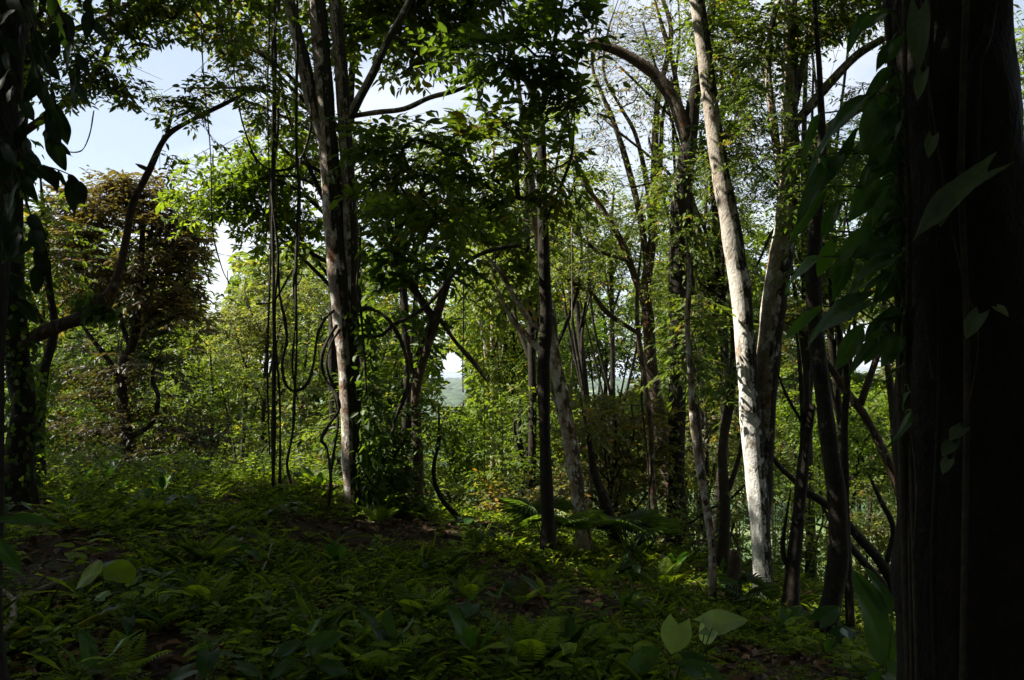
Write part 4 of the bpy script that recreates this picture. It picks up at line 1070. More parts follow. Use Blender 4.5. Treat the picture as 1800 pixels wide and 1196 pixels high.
# ------------------------------------------------------------------ the two black near trunks
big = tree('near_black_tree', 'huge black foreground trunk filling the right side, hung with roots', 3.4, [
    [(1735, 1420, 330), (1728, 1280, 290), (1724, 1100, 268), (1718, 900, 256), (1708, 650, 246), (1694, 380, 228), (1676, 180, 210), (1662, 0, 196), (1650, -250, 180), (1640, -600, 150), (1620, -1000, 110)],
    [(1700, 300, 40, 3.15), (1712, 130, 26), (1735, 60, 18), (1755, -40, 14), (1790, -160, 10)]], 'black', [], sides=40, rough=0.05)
for i, (pts, w) in enumerate((([(1590, -40), (1592, 200), (1600, 420), (1596, 640), (1604, 900), (1612, 1150), (1616, 1300)], 9), ([(1578, -40), (1570, 150), (1582, 330), (1588, 520), (1594, 760), (1600, 1000), (1604, 1250)], 8),
                              ([(1618, 300), (1622, 520), (1640, 660), (1655, 655)], 5), ([(1640, -40), (1636, 160), (1650, 380), (1652, 700), (1640, 1000), (1650, 1280)], 10),
                              ([(1606, 540), (1598, 700), (1612, 860), (1606, 1030), (1622, 1280)], 6), ([(1700, -40), (1690, 300), (1700, 640), (1690, 1290)], 12))):
    dd = [3.34 - 0.24 * math.sqrt(max(0.05, 1 - min(1, abs(p[0] - (1690 if p[1] < 500 else 1715)) / 125.0) ** 2)) for p in pts]
    thin('hanging_root', [P(p[0], p[1], q - 0.012) for p, q in zip(pts, dd)], w / F * 1.6, w / F * 1.4, BM['vine' if i != 3 else 'black'], big, 7)

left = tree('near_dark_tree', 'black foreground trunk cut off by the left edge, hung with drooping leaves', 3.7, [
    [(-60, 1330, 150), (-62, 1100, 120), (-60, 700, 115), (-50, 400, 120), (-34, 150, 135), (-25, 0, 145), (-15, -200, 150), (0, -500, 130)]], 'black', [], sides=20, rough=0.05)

# climbing aroid on the big trunk
ar = empty('climbing_aroid', P(1590, 700, 3.2), 'large-leaved climber clinging to the left side of the huge black trunk', 'climbing plant')
thin('stem', [P(1600, 1240, 3.3), P(1588, 900, 3.26), P(1580, 600, 3.25), P(1572, 300, 3.26), P(1560, 0, 3.27), P(1556, -120, 3.27)], 0.016, 0.011, BM['vine'], ar, 8, 6)
ARO = [((1540, 162), (1384, 254), 'lance', 0.95), ((1578, 182), (1468, 252), 'lance', 1.0), ((1508, 226), (1462, 300), 'lance', 0.8), ((1482, 272), (1398, 338), 'lance', 0.95), ((1438, 276), (1478, 330), 'heart', 1.0),
       ((1566, 250), (1498, 322), 'lance', 0.9), ((1548, 318), (1500, 372), 'heart', 0.9), ((1456, 328), (1384, 428), 'lance', 0.55), ((1476, 352), (1440, 424), 'lance', 1.0), ((1566, 118), (1516, 176), 'lance', 0.9),
       ((1584, 128), (1548, 190), 'lance', 1.0), ((1528, 20), (1484, 82), 'lance', 1.0), ((1560, 20), (1510, 46), 'lance', 0.9), ((1516, 534), (1404, 574), 'heart', 0.9), ((1446, 452), (1358, 488), 'lance', 1.0),
       ((1462, 418), (1440, 498), 'lance', 1.0), ((1516, 572), (1470, 650), 'lance', 1.2), ((1566, 556), (1516, 600), 'heart', 0.9), ((1590, 552), (1530, 560), 'lance', 1.1), ((1444, 538), (1376, 594), 'lance', 0.75),
       ((1494, 452), (1468, 516), 'lance', 1.1), ((1566, 452), (1494, 486), 'heart', 0.9), ((1530, 400), (1470, 452), 'lance', 1.1), ((1566, 386), (1506, 420), 'lance', 1.0), ((1580, 320), (1536, 372), 'lance', 1.1),
       ((1590, 640), (1548, 668), 'lance', 1.0), ((1600, 690), (1566, 716), 'lance', 0.9), ((1602, 720), (1588, 780), 'lance', 0.8), ((1520, 480), (1478, 540), 'lance', 0.9), ((1560, 500), (1520, 540), 'lance', 1.0),
       ((1545, 240), (1530, 300), 'lance', 0.9), ((1590, 440), (1552, 476), 'lance', 1.0), ((1590, 60), (1556, 110), 'lance', 1.0), ((1570, 70), (1540, 118), 'lance', 0.8), ((1440, 200), (1408, 262), 'lance', 0.5),
       ((1572, 470), (1540, 520), 'lance', 0.7), ((1500, 372), (1462, 400), 'lance', 0.9), ((1586, 210), (1560, 262), 'lance', 1.0)]
rs = RS('aroid')
for _ in range(30):
    bx, by = rs.uniform(1530, 1592), rs.uniform(150, 620)
    Lp = rs.uniform(40, 75); an = rs.uniform(1.9, 3.0)
    ARO.append(((bx, by), (bx + Lp * math.cos(an), by + Lp * math.sin(an)), ['lance', 'lance', 'heart'][rs.randint(3)], rs.uniform(0.8, 1.1)))
for i, (b, t, kind, ws) in enumerate(ARO):
    d = 3.0 + 0.25 * rs.rand()
    bp_, tp_ = P(b[0], b[1], d), P(t[0], t[1], d - 0.12 + 0.25 * rs.rand())
    me = BL[kind][rs.randint(len(BL[kind]))]
    n = np.array((rs.uniform(-0.2, 0.4), rs.uniform(-0.95, -0.3), 0.75))
    blade_at(ar, me, bp_, tp_, n, ws * 0.78)
    a = P(1584 + rs.uniform(-4, 8), b[1] + rs.uniform(10, 70), 3.24)
    m = (a + bp_) / 2; m[2] += 0.05
    thin('petiole', [a, m, bp_], 0.0045, 0.003, BM['stem'], ar, 5, 4)
# leaves on the face of the trunk
vn = empty('trunk_creeper', P(1660, 300, 3.1), 'small creeper with a few pale torn leaves on the face of the huge black trunk', 'climbing plant')
thin('stem', [P(1625, -60, 3.12), P(1622, 60, 3.08), P(1660, 330, 3.05), P(1690, 480, 3.05), P(1720, 600, 3.06), P(1690, 760, 3.06), P(1665, 830, 3.06)], 0.004, 0.0025, BM['vine'], vn, 5, 6)
for (b, t, kind, ws) in (((1616, 18), (1612, 118), 'dull', 0.42), ((1622, 128), (1612, 168), 'dull', 0.5), ((1736, 303), (1602, 394), 'dull', 0.40), ((1660, 350), (1652, 392), 'dull', 0.7), ((1692, 752), (1672, 768), 'dull', 0.8),
                         ((1676, 778), (1658, 796), 'dull', 0.8), ((1722, 552), (1698, 588), 'dull', 0.7), ((1752, 540), (1772, 552), 'dull', 0.7), ((1668, 808), (1658, 828), 'dull', 0.7), ((1640, 240), (1632, 270), 'dull', 0.6)):
    blade_at(vn, BL[kind][rs.randint(3)], P(b[0], b[1], 3.03), P(t[0], t[1], 2.98), (-0.35, -0.6, 0.72), ws)
# drooping creeper at the left edge
cr = empty('drooping_creeper', P(10, 100, 3.6), 'dark creeper with drooping oval leaves hanging at the upper left corner', 'climbing plant')
rs = RS('left creeper')
for path, nl in ((((0, -60), (45, 60), (80, 180), (84, 250)), 12), (((70, -60), (112, 30), (135, 110), (128, 150)), 9), (((20, -60), (80, 110), (100, 200), (88, 240)), 11), (((-10, 180), (40, 275), (90, 295), (135, 315), (150, 352)), 13),
                 (((0, 240), (40, 330), (62, 420), (66, 470)), 11), (((120, -60), (150, 0), (162, 50)), 5), (((-20, 0), (20, 120), (46, 230), (40, 320)), 13), (((-20, 380), (20, 470), (38, 560)), 8), (((-10, -60), (55, 20), (60, 110), (70, 150)), 11),
                 (((-10, 300), (28, 360), (40, 430)), 8), (((20, -60), (100, 10), (105, 90)), 8)):
    d = rs.uniform(3.3, 3.8)
    C = catmull(np.array([P(q[0], q[1], d) for q in path]), 8)
    thin('stem', C[::4], 0.004, 0.002, BM['vine'], cr, 5, 3)
    for k in range(nl):
        b = C[int(len(C) * (k + 0.7) / (nl + 0.6))]
        L = rs.uniform(0.085, 0.15)
        dr = nrm(np.array((rs.uniform(-0.7, 0.8), rs.uniform(-0.5, 0.5), rs.uniform(-1.3, -0.5))))
        blade_at(cr, BL['dark'][rs.randint(6)], b, b + dr * L, (rs.uniform(-0.8, 0.8), -0.8, 0.4), rs.uniform(0.8, 1.15))
# ivy on the two left trunks, a fern-like climber on the big forked trunk
def ivy(name, label, axis, d, w, n, mat, lf):
    rs = RS(label)
    pts = np.array([P(a[0], a[1], d) for a in axis]); C = catmull(pts, 10)
    root = empty(name, C[0], label, 'climbing plant')
    i = rs.randint(0, len(C), n); th = rs.rand(n) * 6.283
    out = np.stack((np.cos(th), np.sin(th), np.zeros(n)), 1)
    r = (w / 2.0 / F * d) * (0.85 + 0.7 * rs.rand(n))[:, None]
    p = C[i] + out * r + rs.randn(n, 3) * 0.02
    D = nrm(out * 0.5 + rs.randn(n, 3) * 0.5 + np.array((0, 0, -0.7)))
    leaf_obj('foliage', p, D, nrm(out + 0.2 * rs.randn(n, 3)), lf * (0.6 + 0.8 * rs.rand(n)), lf * 0.6 * (0.6 + 0.8 * rs.rand(n)), rs.rand(n), LM[mat], root)['kind'] = 'stuff'
    thin('stem', C[::3], 0.008, 0.004, BM['vine'], root, 5, 3)


ivy('ivy', 'bright ivy sleeving the lower half of the slim trunk at the left', [(66, 872), (68, 780), (72, 700), (78, 650)], 10.5, 24, 420, 'bright', 0.06)
ivy('creeper', 'dark creeper sleeving the crooked-limbed trunk at the left edge', [(26, 892), (32, 800), (42, 720), (32, 640), (26, 560), (22, 450), (30, 250)], 9.0, 50, 700, 'dark', 0.09)
ivy('knot_fern', 'clump of dangling fern on the knot of the crooked limb', [(150, 520), (168, 545), (180, 560)], 9.0, 40, 160, 'dark', 0.10)
ivy('creeper', 'dark creeper on the right flank of the big forked trunk', [(650, 890), (650, 800), (646, 700), (638, 600), (632, 540)], 9.95, 26, 420, 'dark', 0.10)
ivy('creeper', 'leafy creeper wrapping the thick dark tree', [(1192, 930), (1190, 800), (1190, 600), (1192, 450), (1200, 320)], 12.9, 44, 500, 'mid', 0.08)
ivy('creeper', 'ragged green curtain creeper beside the thick dark tree', [(1222, 700), (1228, 600), (1222, 480), (1216, 380)], 12.6, 26, 260, 'mid', 0.08)
ivy('creeper', 'hanging creeper curtain right of the window onto the plain', [(852, 860), (852, 760), (850, 660), (848, 540), (850, 440)], 13.5, 26, 420, 'yellow', 0.075)
ivy('creeper', 'second creeper curtain, hanging just left of the dark slender trunk', [(880, 880), (884, 780), (876, 640), (872, 540)], 13.5, 24, 360, 'yellow', 0.075)

# ------------------------------------------------------------------ lianas
def liana(label, pts, w, d=9.3, name='liana', mat='vine', amp=2.0):
    rs = RS(label)
    p2 = catmull(np.array(pts, float), 7)
    n = len(p2)
    p2 = p2 + np.stack((np.cumsum(rs.randn(n)) * 0.25 * amp / 2, np.zeros(n)), 1) * np.linspace(0, 1, n)[:, None] * np.linspace(1, 0, n)[:, None] * 2
    C = np.array([P(a, b, d + 0.04 * math.sin(k * 0.35)) for k, (a, b) in enumerate(p2)])
    t = Tubes(); t.add(C, np.full(n, 0.44 * w / F * d) * (1 + 0.10 * rs.randn(n) + 0.18 * np.sin(np.arange(n) * 0.37 + rs.rand() * 6)), 7, rs, 0.08)
    o = t.build(name, BM[mat])
    tag(o, label, 'liana', 'lianas hanging left of the big forked tree' if pts[0][0] < 640 else None)


liana('thickest straight liana of the hanging bunch, reaching the weeds', [(484, -260), (484, -20), (482, 200), (480, 400), (482, 600), (480, 855)], 8)
liana('liana twisted round the thickest straight one', [(496, -260), (492, -20), (478, 100), (489, 210), (478, 330), (489, 450), (482, 560), (492, 700), (492, 850)], 5.5, 9.27)
liana('thin liana hanging slightly left within the straight bunch', [(470, -260), (474, 0), (470, 180), (476, 420), (470, 640), (474, 800)], 3.5, 9.4)
liana('long slack liana hanging between the straight bunch and the big forked trunk', [(520, -260), (523, 0), (521, 250), (525, 330), (520, 480), (522, 600), (518, 700), (515, 760), (505, 815), (512, 850)], 5.5)
liana('second slack liana crossing the long slack one near the middle', [(528, 280), (526, 420), (516, 490), (520, 560), (514, 640), (521, 690)], 4, 9.36)
liana('liana hanging in a deep U-shaped loop beside the big forked trunk', [(488, 470), (492, 520), (500, 560), (504, 600), (496, 640), (502, 676), (520, 687), (540, 675), (551, 640), (558, 590), (570, 562), (588, 546)], 6)
liana('thick dark liana bending in close to the left side of the big forked trunk', [(592, 572), (577, 596), (566, 630), (572, 664), (592, 695), (598, 720), (582, 745), (567, 772), (576, 790), (582, 840), (578, 890)], 6.5, 9.6)
liana('thin liana alongside the thick bending one', [(597, 580), (582, 605), (574, 640), (584, 680), (594, 740), (586, 800), (580, 850)], 4.5, 9.7)
liana('liana looping up in an arc from the straight bunch to the leftmost stem', [(440, 265), (462, 292), (490, 300), (520, 290), (538, 258), (547, 210), (540, 150)], 5, 9.5, amp=0.6)
liana('slanting liana rising from the straight bunch to the long slack one', [(450, 535), (480, 530), (500, 500), (512, 478), (522, 470)], 4, 9.35, amp=0.6)
liana('thin liana dangling free in front of the strip of blue sky', [(402, -200), (405, 0), (412, 130), (424, 205), (440, 258), (452, 288)], 3.5, 9.0)
liana('hair-thin liana hanging before the copper tree edge', [(352, -60), (356, 100), (370, 260), (374, 400), (390, 470), (404, 500)], 2.5, 9.2)
liana('thick black liana arching right from the big forked trunk and down', [(632, 545), (650, 543), (680, 560), (704, 598), (716, 645), (713, 690), (695, 735), (690, 760)], 8, 9.7)
liana('long liana curving up rightward to a branch in the open foliage', [(640, 592), (670, 590), (690, 572), (730, 552), (760, 528), (790, 490), (825, 458), (870, 438), (918, 431)], 8, 9.9, amp=0.6)
liana('straight thin liana hanging along the right of the big forked trunk', [(634, 400), (632, 450), (628, 500), (634, 545), (640, 620), (644, 690)], 5, 9.7)
liana('pale aerial root hanging left of the leaning mottled trunk', [(1005, 400), (1005, 520), (1004, 640), (1003, 700)], 2.2, 9.6, mat='paletwig')
liana('dark aerial root hanging before the window onto the plain', [(814, 380), (815, 520), (814, 640), (814, 690)], 2.5, 12.0)
liana('thin vertical liana left of the fan of stems', [(1131, 620), (1128, 700), (1140, 820), (1142, 900)], 4, 12.0)
liana('thin looping tendril dangling across the open sky', [(165, 195), (158, 235), (146, 262), (128, 268), (100, 260), (84, 245)], 2.5, 6.0, mat='twig')

# ------------------------------------------------------------------ undergrowth on the mound
def mound_points(n, rs, y0=3.0, y1=13.5, near=1.0):
    y = y0 + (y1 - y0) * rs.rand(n) ** near
    x = (rs.rand(n) * 2 - 1) * (y * 0.66 + 0.8)
    return x, y


def bare(x, y):
    """patches where soil and litter show"""
    v = np.sin(1.3 * x + 0.9 * y + 0.5) + np.sin(2.1 * x - 1.7 * y + 1.0) + 0.7 * np.sin(4.1 * x + 3.3 * y)
    v = v + 1.6 * np.exp(-(((x + 1.9) / 1.0) ** 2 + ((y - 8.9) / 1.2) ** 2)) + 1.0 * np.exp(-(((x - 0.1) / 0.7) ** 2 + ((y - 6.5) / 1.2) ** 2))
    return v


def herb_cover():
    rs = RS('herbs')
    x, y = mound_points(17000, rs)
    k = bare(x, y) < 0.25 + 0.9 * rs.rand(len(x)); x, y = x[k], y[k]
    n = len(x); z = hgt(x, y); m = 7
    h = (0.04 + 0.20 * rs.rand(n) ** 2) * (0.8 + 0.9 * smooth(7.5, 10, y) * smooth(0.0, -2.5, x))
    fr = (0.35 + 0.65 * np.arange(m) / (m - 1))[None, :]
    ang = rs.rand(n, 1) * 6.28 + np.arange(m)[None] * 2.4 + rs.rand(n, m) * 0.5
    hd = np.stack((np.cos(ang), np.sin(ang), 0.15 + 0.4 * rs.rand(n, m)), -1)
    lean = rs.randn(n, 1, 2) * 0.05
    p = np.zeros((n, m, 3)); p[..., 0] = x[:, None] + lean[..., 0] * fr * 2; p[..., 1] = y[:, None] + lean[..., 1] * fr * 2; p[..., 2] = z[:, None] + h[:, None] * fr
    L = (0.026 + 0.066 * rs.rand(n, 1) ** 2) * (0.7 + 0.5 * rs.rand(n, m))
    N = np.stack((0.3 * rs.randn(n, m), 0.3 * rs.randn(n, m), np.ones((n, m))), -1)
    wr = (0.38 + 0.25 * rs.rand(n, 1)) * np.ones((n, m))
    T = np.clip(rs.rand(n, 1) ** 1.3 * 0.75 + 0.3 * rs.rand(n, m) - 0.05, 0, 1)
    o = leaf_obj('undergrowth', p.reshape(-1, 3), hd.reshape(-1, 3), nrm(N.reshape(-1, 3)), L.ravel(), (L * wr).ravel(), T.ravel(), LM['herb'], None, True, 0.3, 0.2)
    tag(o, kind='stuff', label='low leafy weeds matting the shaded mound')
    A = np.stack((x, y, z - 0.02), 1); Bq = p[:, -1]
    o = segs_mesh('weed_stems', A, Bq, np.full(n, 0.003), np.full(n, 0.0015), BM['stem'], None); tag(o, kind='stuff', label='thin green stems of the low weeds')
    # feathery creeping plants
    x, y = mound_points(10000, rs)
    k = bare(x, y) < 1.0 + 0.6 * rs.rand(len(x)); x, y = x[k], y[k]
    n = len(x)
    O = np.stack((x, y, hgt(x, y) + 0.02 + 0.08 * rs.rand(n)), 1)
    a = rs.rand(n) * 6.28
    D = nrm(np.stack((np.cos(a), np.sin(a), 0.25 + 0.3 * rs.rand(n)), 1))
    p, d, nn, ll, ww, tt, end = sprays(O, D, 0.10 + 0.14 * rs.rand(n), 11, 0.036, 0.013, rs, 0.3, 0, 0.9)
    o = leaf_obj('creeping_moss_fern', p, d, nn, ll, ww, tt, LM['herb'], None, True); tag(o, kind='stuff', label='feathery creeping fern carpet on the mound')
    # fallen leaves
    x, y = mound_points(11000, rs)
    n = len(x); a = rs.rand(n) * 6.28
    p = np.stack((x, y, hgt(x, y) + 0.012 + 0.02 * rs.rand(n)), 1)
    D = nrm(np.stack((np.cos(a), np.sin(a), 0.25 * rs.randn(n)), 1)); N = nrm(np.stack((0.35 * rs.randn(n), 0.35 * rs.randn(n), np.ones(n)), 1))
    L = 0.05 + 0.09 * rs.rand(n)
    o = leaf_obj('leaf_litter', p, D, N, L, L * (0.35 + 0.25 * rs.rand(n)), rs.rand(n), LM['litter'], None, False, 0.5, 0.25); tag(o, kind='stuff', label='brown fallen leaves scattered on the soil')
    # grass
    x, y = mound_points(2600, rs)
    k = bare(x, y) < 0.2; x, y = x[k], y[k]
    n = len(x); m = 4; a = rs.rand(n * m) * 6.28
    p = np.repeat(np.stack((x, y, hgt(x, y)), 1), m, 0) + rs.randn(n * m, 3) * np.array((0.02, 0.02, 0))
    D = nrm(np.stack((np.cos(a), np.sin(a), 0.6 + 1.2 * rs.rand(n * m)), 1)); N = nrm(np.cross(np.cross(D, np.array((0, 0, 1.0))), D))
    L = 0.10 + 0.22 * rs.rand(n * m)
    o = leaf_obj('grass', p, D, N, L, np.full(n * m, 0.009), rs.rand(n * m), LM['herb'], None, False, 0.2, 0.35); tag(o, kind='stuff', label='thin grass blades among the weeds')
    # twigs
    x, y = mound_points(240, rs); n = len(x); a = rs.rand(n) * 6.28; L = 0.1 + 0.35 * rs.rand(n)
    A = np.stack((x, y, hgt(x, y) + 0.02), 1); x2, y2 = x + np.cos(a) * L, y + np.sin(a) * L
    Bq = np.stack((x2, y2, hgt(x2, y2) + 0.02 + 0.05 * rs.rand(n)), 1)
    o = segs_mesh('fallen_twigs', A, Bq, 0.003 + 0.005 * rs.rand(n), np.full(n, 0.002), BM['paletwig'], None); tag(o, kind='stuff', label='thin fallen twigs lying in the weeds')


herb_cover()


def fern_frond(seed):
    rs = RS('frond%d' % seed)
    m = 15
    t = np.linspace(0.12, 1, m)
    c = np.stack((np.zeros(m), t, 0.5 * t - 0.55 * t ** 2), 1)
    ll = 0.26 * np.sin(np.clip(t * 0.95 + 0.08, 0, 1) * math.pi) ** 0.8 + 0.015
    p = np.vstack((c, c)); n = 2 * m
    d = np.vstack((np.stack((np.ones(m), 0.45 * np.ones(m), -0.15 * np.ones(m)), 1), np.stack((-np.ones(m), 0.45 * np.ones(m), -0.15 * np.ones(m)), 1)))
    V, s, i, k = leaf_arr(p, d, np.tile((0, 0, 1.0), (n, 1)), np.concatenate((ll, ll)), np.full(n, 0.055), 0.2, False, 0.1)
    tw = np.array(((-0.006, 0, 0), (0.006, 0, 0), (0.003, 1, -0.05), (-0.003, 1, -0.05)))
    mid = np.array(((-0.006, 0.5, 0.115), (0.006, 0.5, 0.115)))
    X = np.vstack((V, tw[:2], mid, tw[2:])); b = len(V)
    idx = np.concatenate((i, (b, b + 1, b + 3, b + 2, b + 2, b + 3, b + 4, b + 5)))
    sz = np.concatenate((s, (4, 4)))
    return mesh_np('frond', X, sz, idx, LM['herb'], None, np.full(len(X), 0.3 + 0.2 * seed), False, obj=False)


FR = [fern_frond(i) for i in range(3)]


def fan_leaf(seed, mat='dark'):
    """a fan of stiff leaflets spreading from one point, unit radius, along +Y"""
    rs = RS('fan%d' % seed); m = 20
    a = np.linspace(-1.75, 1.75, m)
    d = np.stack((np.sin(a), np.cos(a), 0.10 * np.cos(a * 2)), 1)
    L = 0.72 + 0.28 * np.cos(a * 0.75) + 0.03 * rs.randn(m)
    V, s, i, k = leaf_arr(np.zeros((m, 3)), d, np.tile((0, 0, 1.0), (m, 1)), L, np.full(m, 0.10), 0.5, False, 0.18)
    return mesh_np('fan_leaf', V, s, i, LM[mat], None, np.repeat(0.2 + 0.6 * rs.rand(m), k), False, obj=False)


FAN = [fan_leaf(i) for i in range(3)]


def plant_proto(kind, seed):
    """[(name, mesh, matrix)...] of one plant of about unit height, at the origin"""
    rs = RS('%s%d' % (kind, seed)); out = []

    def put(name, me, base, dirv, normal, L, ws=1.0):
        y = Vector(dirv).normalized(); x = y.cross(Vector(normal))
        if x.length < 1e-3: x = y.orthogonal()
        x.normalize(); z = x.cross(y)
        out.append((name, me, Matrix.Translation(Vector(base)) @ Matrix((x, y, z)).transposed().to_4x4() @ Matrix.Diagonal((L * ws, L, L, 1))))

    def stem(pts, r0, r1):
        C = catmull(np.array(pts, float), 4); t = Tubes(); t.add(C, np.linspace(r0, r1, len(C)), 5)
        o = t.build('stem', BM['stem']); me = o.data; bpy.data.objects.remove(o); out.append(('stem', me, Matrix.Identity(4)))
    if kind == 'seedling':
        top = np.array((rs.uniform(-0.15, 0.15), rs.uniform(-0.15, 0.15), 0.9)); stem(((0, 0, -0.05), top * 0.5 + (0.03, 0, 0), top), 0.014, 0.007)
        n = rs.randint(6, 10)
        for i in range(n):
            f = 0.35 + 0.65 * i / (n - 1); a = i * 2.4 + rs.rand()
            put('leaf', BL['herb'][rs.randint(9)], top * f, (math.cos(a), math.sin(a), 0.35), (0.2 * rs.randn(), 0.2 * rs.randn(), 1), rs.uniform(0.42, 0.68))
    elif kind == 'heart':
        n = rs.randint(4, 7)
        for i in range(n):
            a = i * 6.28 / n + rs.rand() * 0.6; r = rs.uniform(0.25, 0.5); h = rs.uniform(0.55, 1.0)
            b = np.array((math.cos(a) * r, math.sin(a) * r, h)); stem(((0, 0, -0.05), b * (0.5, 0.5, 0.65), b), 0.013, 0.009)
            put('leaf', BL['heart'][rs.randint(9)], b, (math.cos(a), math.sin(a), -0.25), (math.cos(a) * 0.3, math.sin(a) * 0.3 - 0.2, 1), rs.uniform(0.45, 0.65))
    elif kind == 'fern':
        n = rs.randint(6, 10)
        for i in range(n):
            a = i * 6.28 / n + rs.rand() * 0.7
            put('frond', FR[rs.randint(3)], (0, 0, 0), (math.cos(a), math.sin(a), rs.uniform(0.5, 1.1)), (-math.cos(a) * 0.5, -math.sin(a) * 0.5, 1), rs.uniform(0.8, 1.1))
    elif kind == 'strap':
        n = rs.randint(7, 11)
        for i in range(n):
            a = i * 2.4 + rs.rand() * 0.5
            put('leaf', BL['strap'][rs.randint(6)], (0, 0, 0), (math.cos(a), math.sin(a), rs.uniform(0.8, 1.7)), (-math.cos(a) * 0.5, -math.sin(a) * 0.5, 1), rs.uniform(0.8, 1.2))
    elif kind == 'paddle':
        n = rs.randint(3, 6)
        for i in range(n):
            a = i * 2.4 + rs.rand(); b = np.array((math.cos(a) * 0.08, math.sin(a) * 0.08, rs.uniform(0.15, 0.4))); stem(((0, 0, -0.05), b), 0.016, 0.012)
            put('leaf', BL['paddle'][rs.randint(6)], b, (math.cos(a) * 0.5, math.sin(a) * 0.5, 1), (-math.cos(a), -math.sin(a), 0.7), rs.uniform(0.6, 0.9))
    elif kind == 'palm':
        n = rs.randint(6, 9)
        for i in range(n):
            a = i * 2.4 + rs.rand() * 0.5; b = np.array((math.cos(a) * 0.3, math.sin(a) * 0.3, rs.uniform(0.4, 0.75))); stem(((0, 0, -0.05), b * (0.6, 0.6, 0.7), b), 0.014, 0.009)
            put('fan_leaf', FAN[rs.randint(3)], b, (math.cos(a), math.sin(a), 0.35), (-math.cos(a) * 0.6, -math.sin(a) * 0.6, 1), rs.uniform(0.45, 0.6))
    return out


PROTO = {k: [plant_proto(k, i) for i in range(4)] for k in ('seedling', 'heart', 'fern', 'strap', 'paddle', 'palm')}


def plant(kind, name, base, height, label, cat, group, rs, rz=None):
    root = empty(name, base, label, cat, group)
    R_ = Matrix.Rotation(rs.rand() * 6.28 if rz is None else rz, 4, 'Z') @ Matrix.Diagonal((height, height, height, 1))
    for nm, me, M in PROTO[kind][rs.randint(4)]:
        link_mesh(nm, me, root, R_ @ M)
    return root


# plants one can pick out, placed by where they stand on the mound
ZONES = [(0, 260, 830, 960, 'under the crooked-limbed trunk at the left'), (260, 470, 830, 960, 'on the crest under the copper tree'), (470, 680, 830, 960, 'beside the foot of the big forked tree'), (680, 900, 880, 980, 'on the crest below the slender sapling'),
         (900, 1130, 930, 1010, 'at the feet of the leaning trunks'), (1130, 1400, 980, 1100, 'round the foot of the chalk-white tree'), (1380, 1590, 1080, 1196, 'under the bowed dark trunk'),
         (0, 260, 960, 1080, 'above the fallen branch'), (0, 300, 1080, 1196, 'below the fallen branch'), (260, 560, 960, 1080, 'on the open slope left of centre'), (300, 620, 1080, 1196, 'at the bottom edge left of centre'),
         (560, 860, 980, 1080, 'on the bare patch in the middle of the mound'), (620, 920, 1080, 1196, 'at the bottom edge in the middle'), (860, 1140, 1010, 1090, 'on the dark slope right of centre'), (920, 1180, 1090, 1196, 'at the bottom edge right of centre')]
KIND = {'seedling': ('leafy seedling', 'seedling', (0.14, 0.30), 'seedling'), 'heart': ('heart-leaved herb', 'herb', (0.12, 0.26), 'heart_leaved_herb'), 'fern': ('feathery fern', 'fern', (0.20, 0.38), 'fern'),
        'strap': ('strap-leaved tuft', 'plant', (0.2, 0.34), 'strap_leaved_plant'), 'paddle': ('upright broad-leaved plant', 'plant', (0.2, 0.36), 'broad_leaved_plant')}
rsP = RS('individual plants')
ORD = ('leftmost', 'second from left', 'third from left', 'fourth from left', 'fifth from left', 'sixth from left', 'seventh from left', 'eighth from left', 'ninth from left', 'tenth from left', 'eleventh from left')
NUM = ('', '', 'two', 'three', 'four', 'five', 'six', 'seven')
for (x0, x1, y0, y1, where) in ZONES:
    todo = {}
    for i in range(11):
        k = ['seedling', 'seedling', 'seedling', 'heart', 'fern', 'strap', 'paddle', 'heart'][rsP.randint(8)]
        px, py = rsP.uniform(x0, x1), rsP.uniform(y0 + 20, y1 + 40)
        b = G(px, py)
        if b[1] > 12.5: continue
        todo.setdefault(k, []).append((px, b, rsP.uniform(*KIND[k][2])))
    for k, lst in todo.items():
        nm, cat, hh, oname = KIND[k]
        lst.sort(key=lambda q: q[0])
        for i, (px, b, h) in enumerate(lst):
            lab = '%s %s' % (nm, where) if len(lst) == 1 else '%s %s %s' % (ORD[i], nm, where)
            plant(k, oname, b, h, lab, cat, '%ss in the undergrowth' % nm, rsP)

for px, py, h, lab in ((962, 975, 0.75, 'dark fan palm in front of the dark slender trunk'), (1105, 985, 0.7, 'fan palm with spread leaves right of the mossy leaner'), (1140, 975, 0.55, 'lower fan palm with one raised leaf before the thick dark tree'), (1320, 1085, 0.45, 'small fan palm at the foot of the chalk-white tree')):
    plant('palm', 'fan_palm', G(px, py), h, lab, 'palm', 'young fan palms', rsP)
for px, py, h, lab in ((660, 905, 0.62, 'strap-leaved clump arching at the right foot of the big forked tree'), (690, 910, 0.5, 'smaller strap-leaved clump beside the arching one'), (640, 880, 0.7, 'tall strap-leaved clump against the creeper of the big forked tree')):
    plant('strap', 'strap_leaved_plant', G(px, py), h, lab, 'plant', 'strap-leaved clumps by the big forked tree', rsP)


def leafy(name, label, cat, base, leaves, mat_d, wn=(0, -0.35, 1.0)):
    """a plant given leaf by leaf: ((base px), (tip px), depth, kind, width)"""
    root = empty(name, base, label, cat)
    rs = RS(label)
    for (b, t, d, kind, ws) in leaves:
        bb, tt = P(b[0], b[1], d), P(t[0], t[1], d + rs.uniform(-0.08, 0.08))
        blade_at(root, BL[kind][rs.randint(len(BL[kind]))], bb, tt, wn, ws)
        m = (np.array(base) + bb) / 2 + (0.02, 0, 0.05)
        thin('petiole', [np.array(base) - (0, 0, 0.03), m, bb], 0.0045, 0.003, BM['stem'], root, 5, 4)


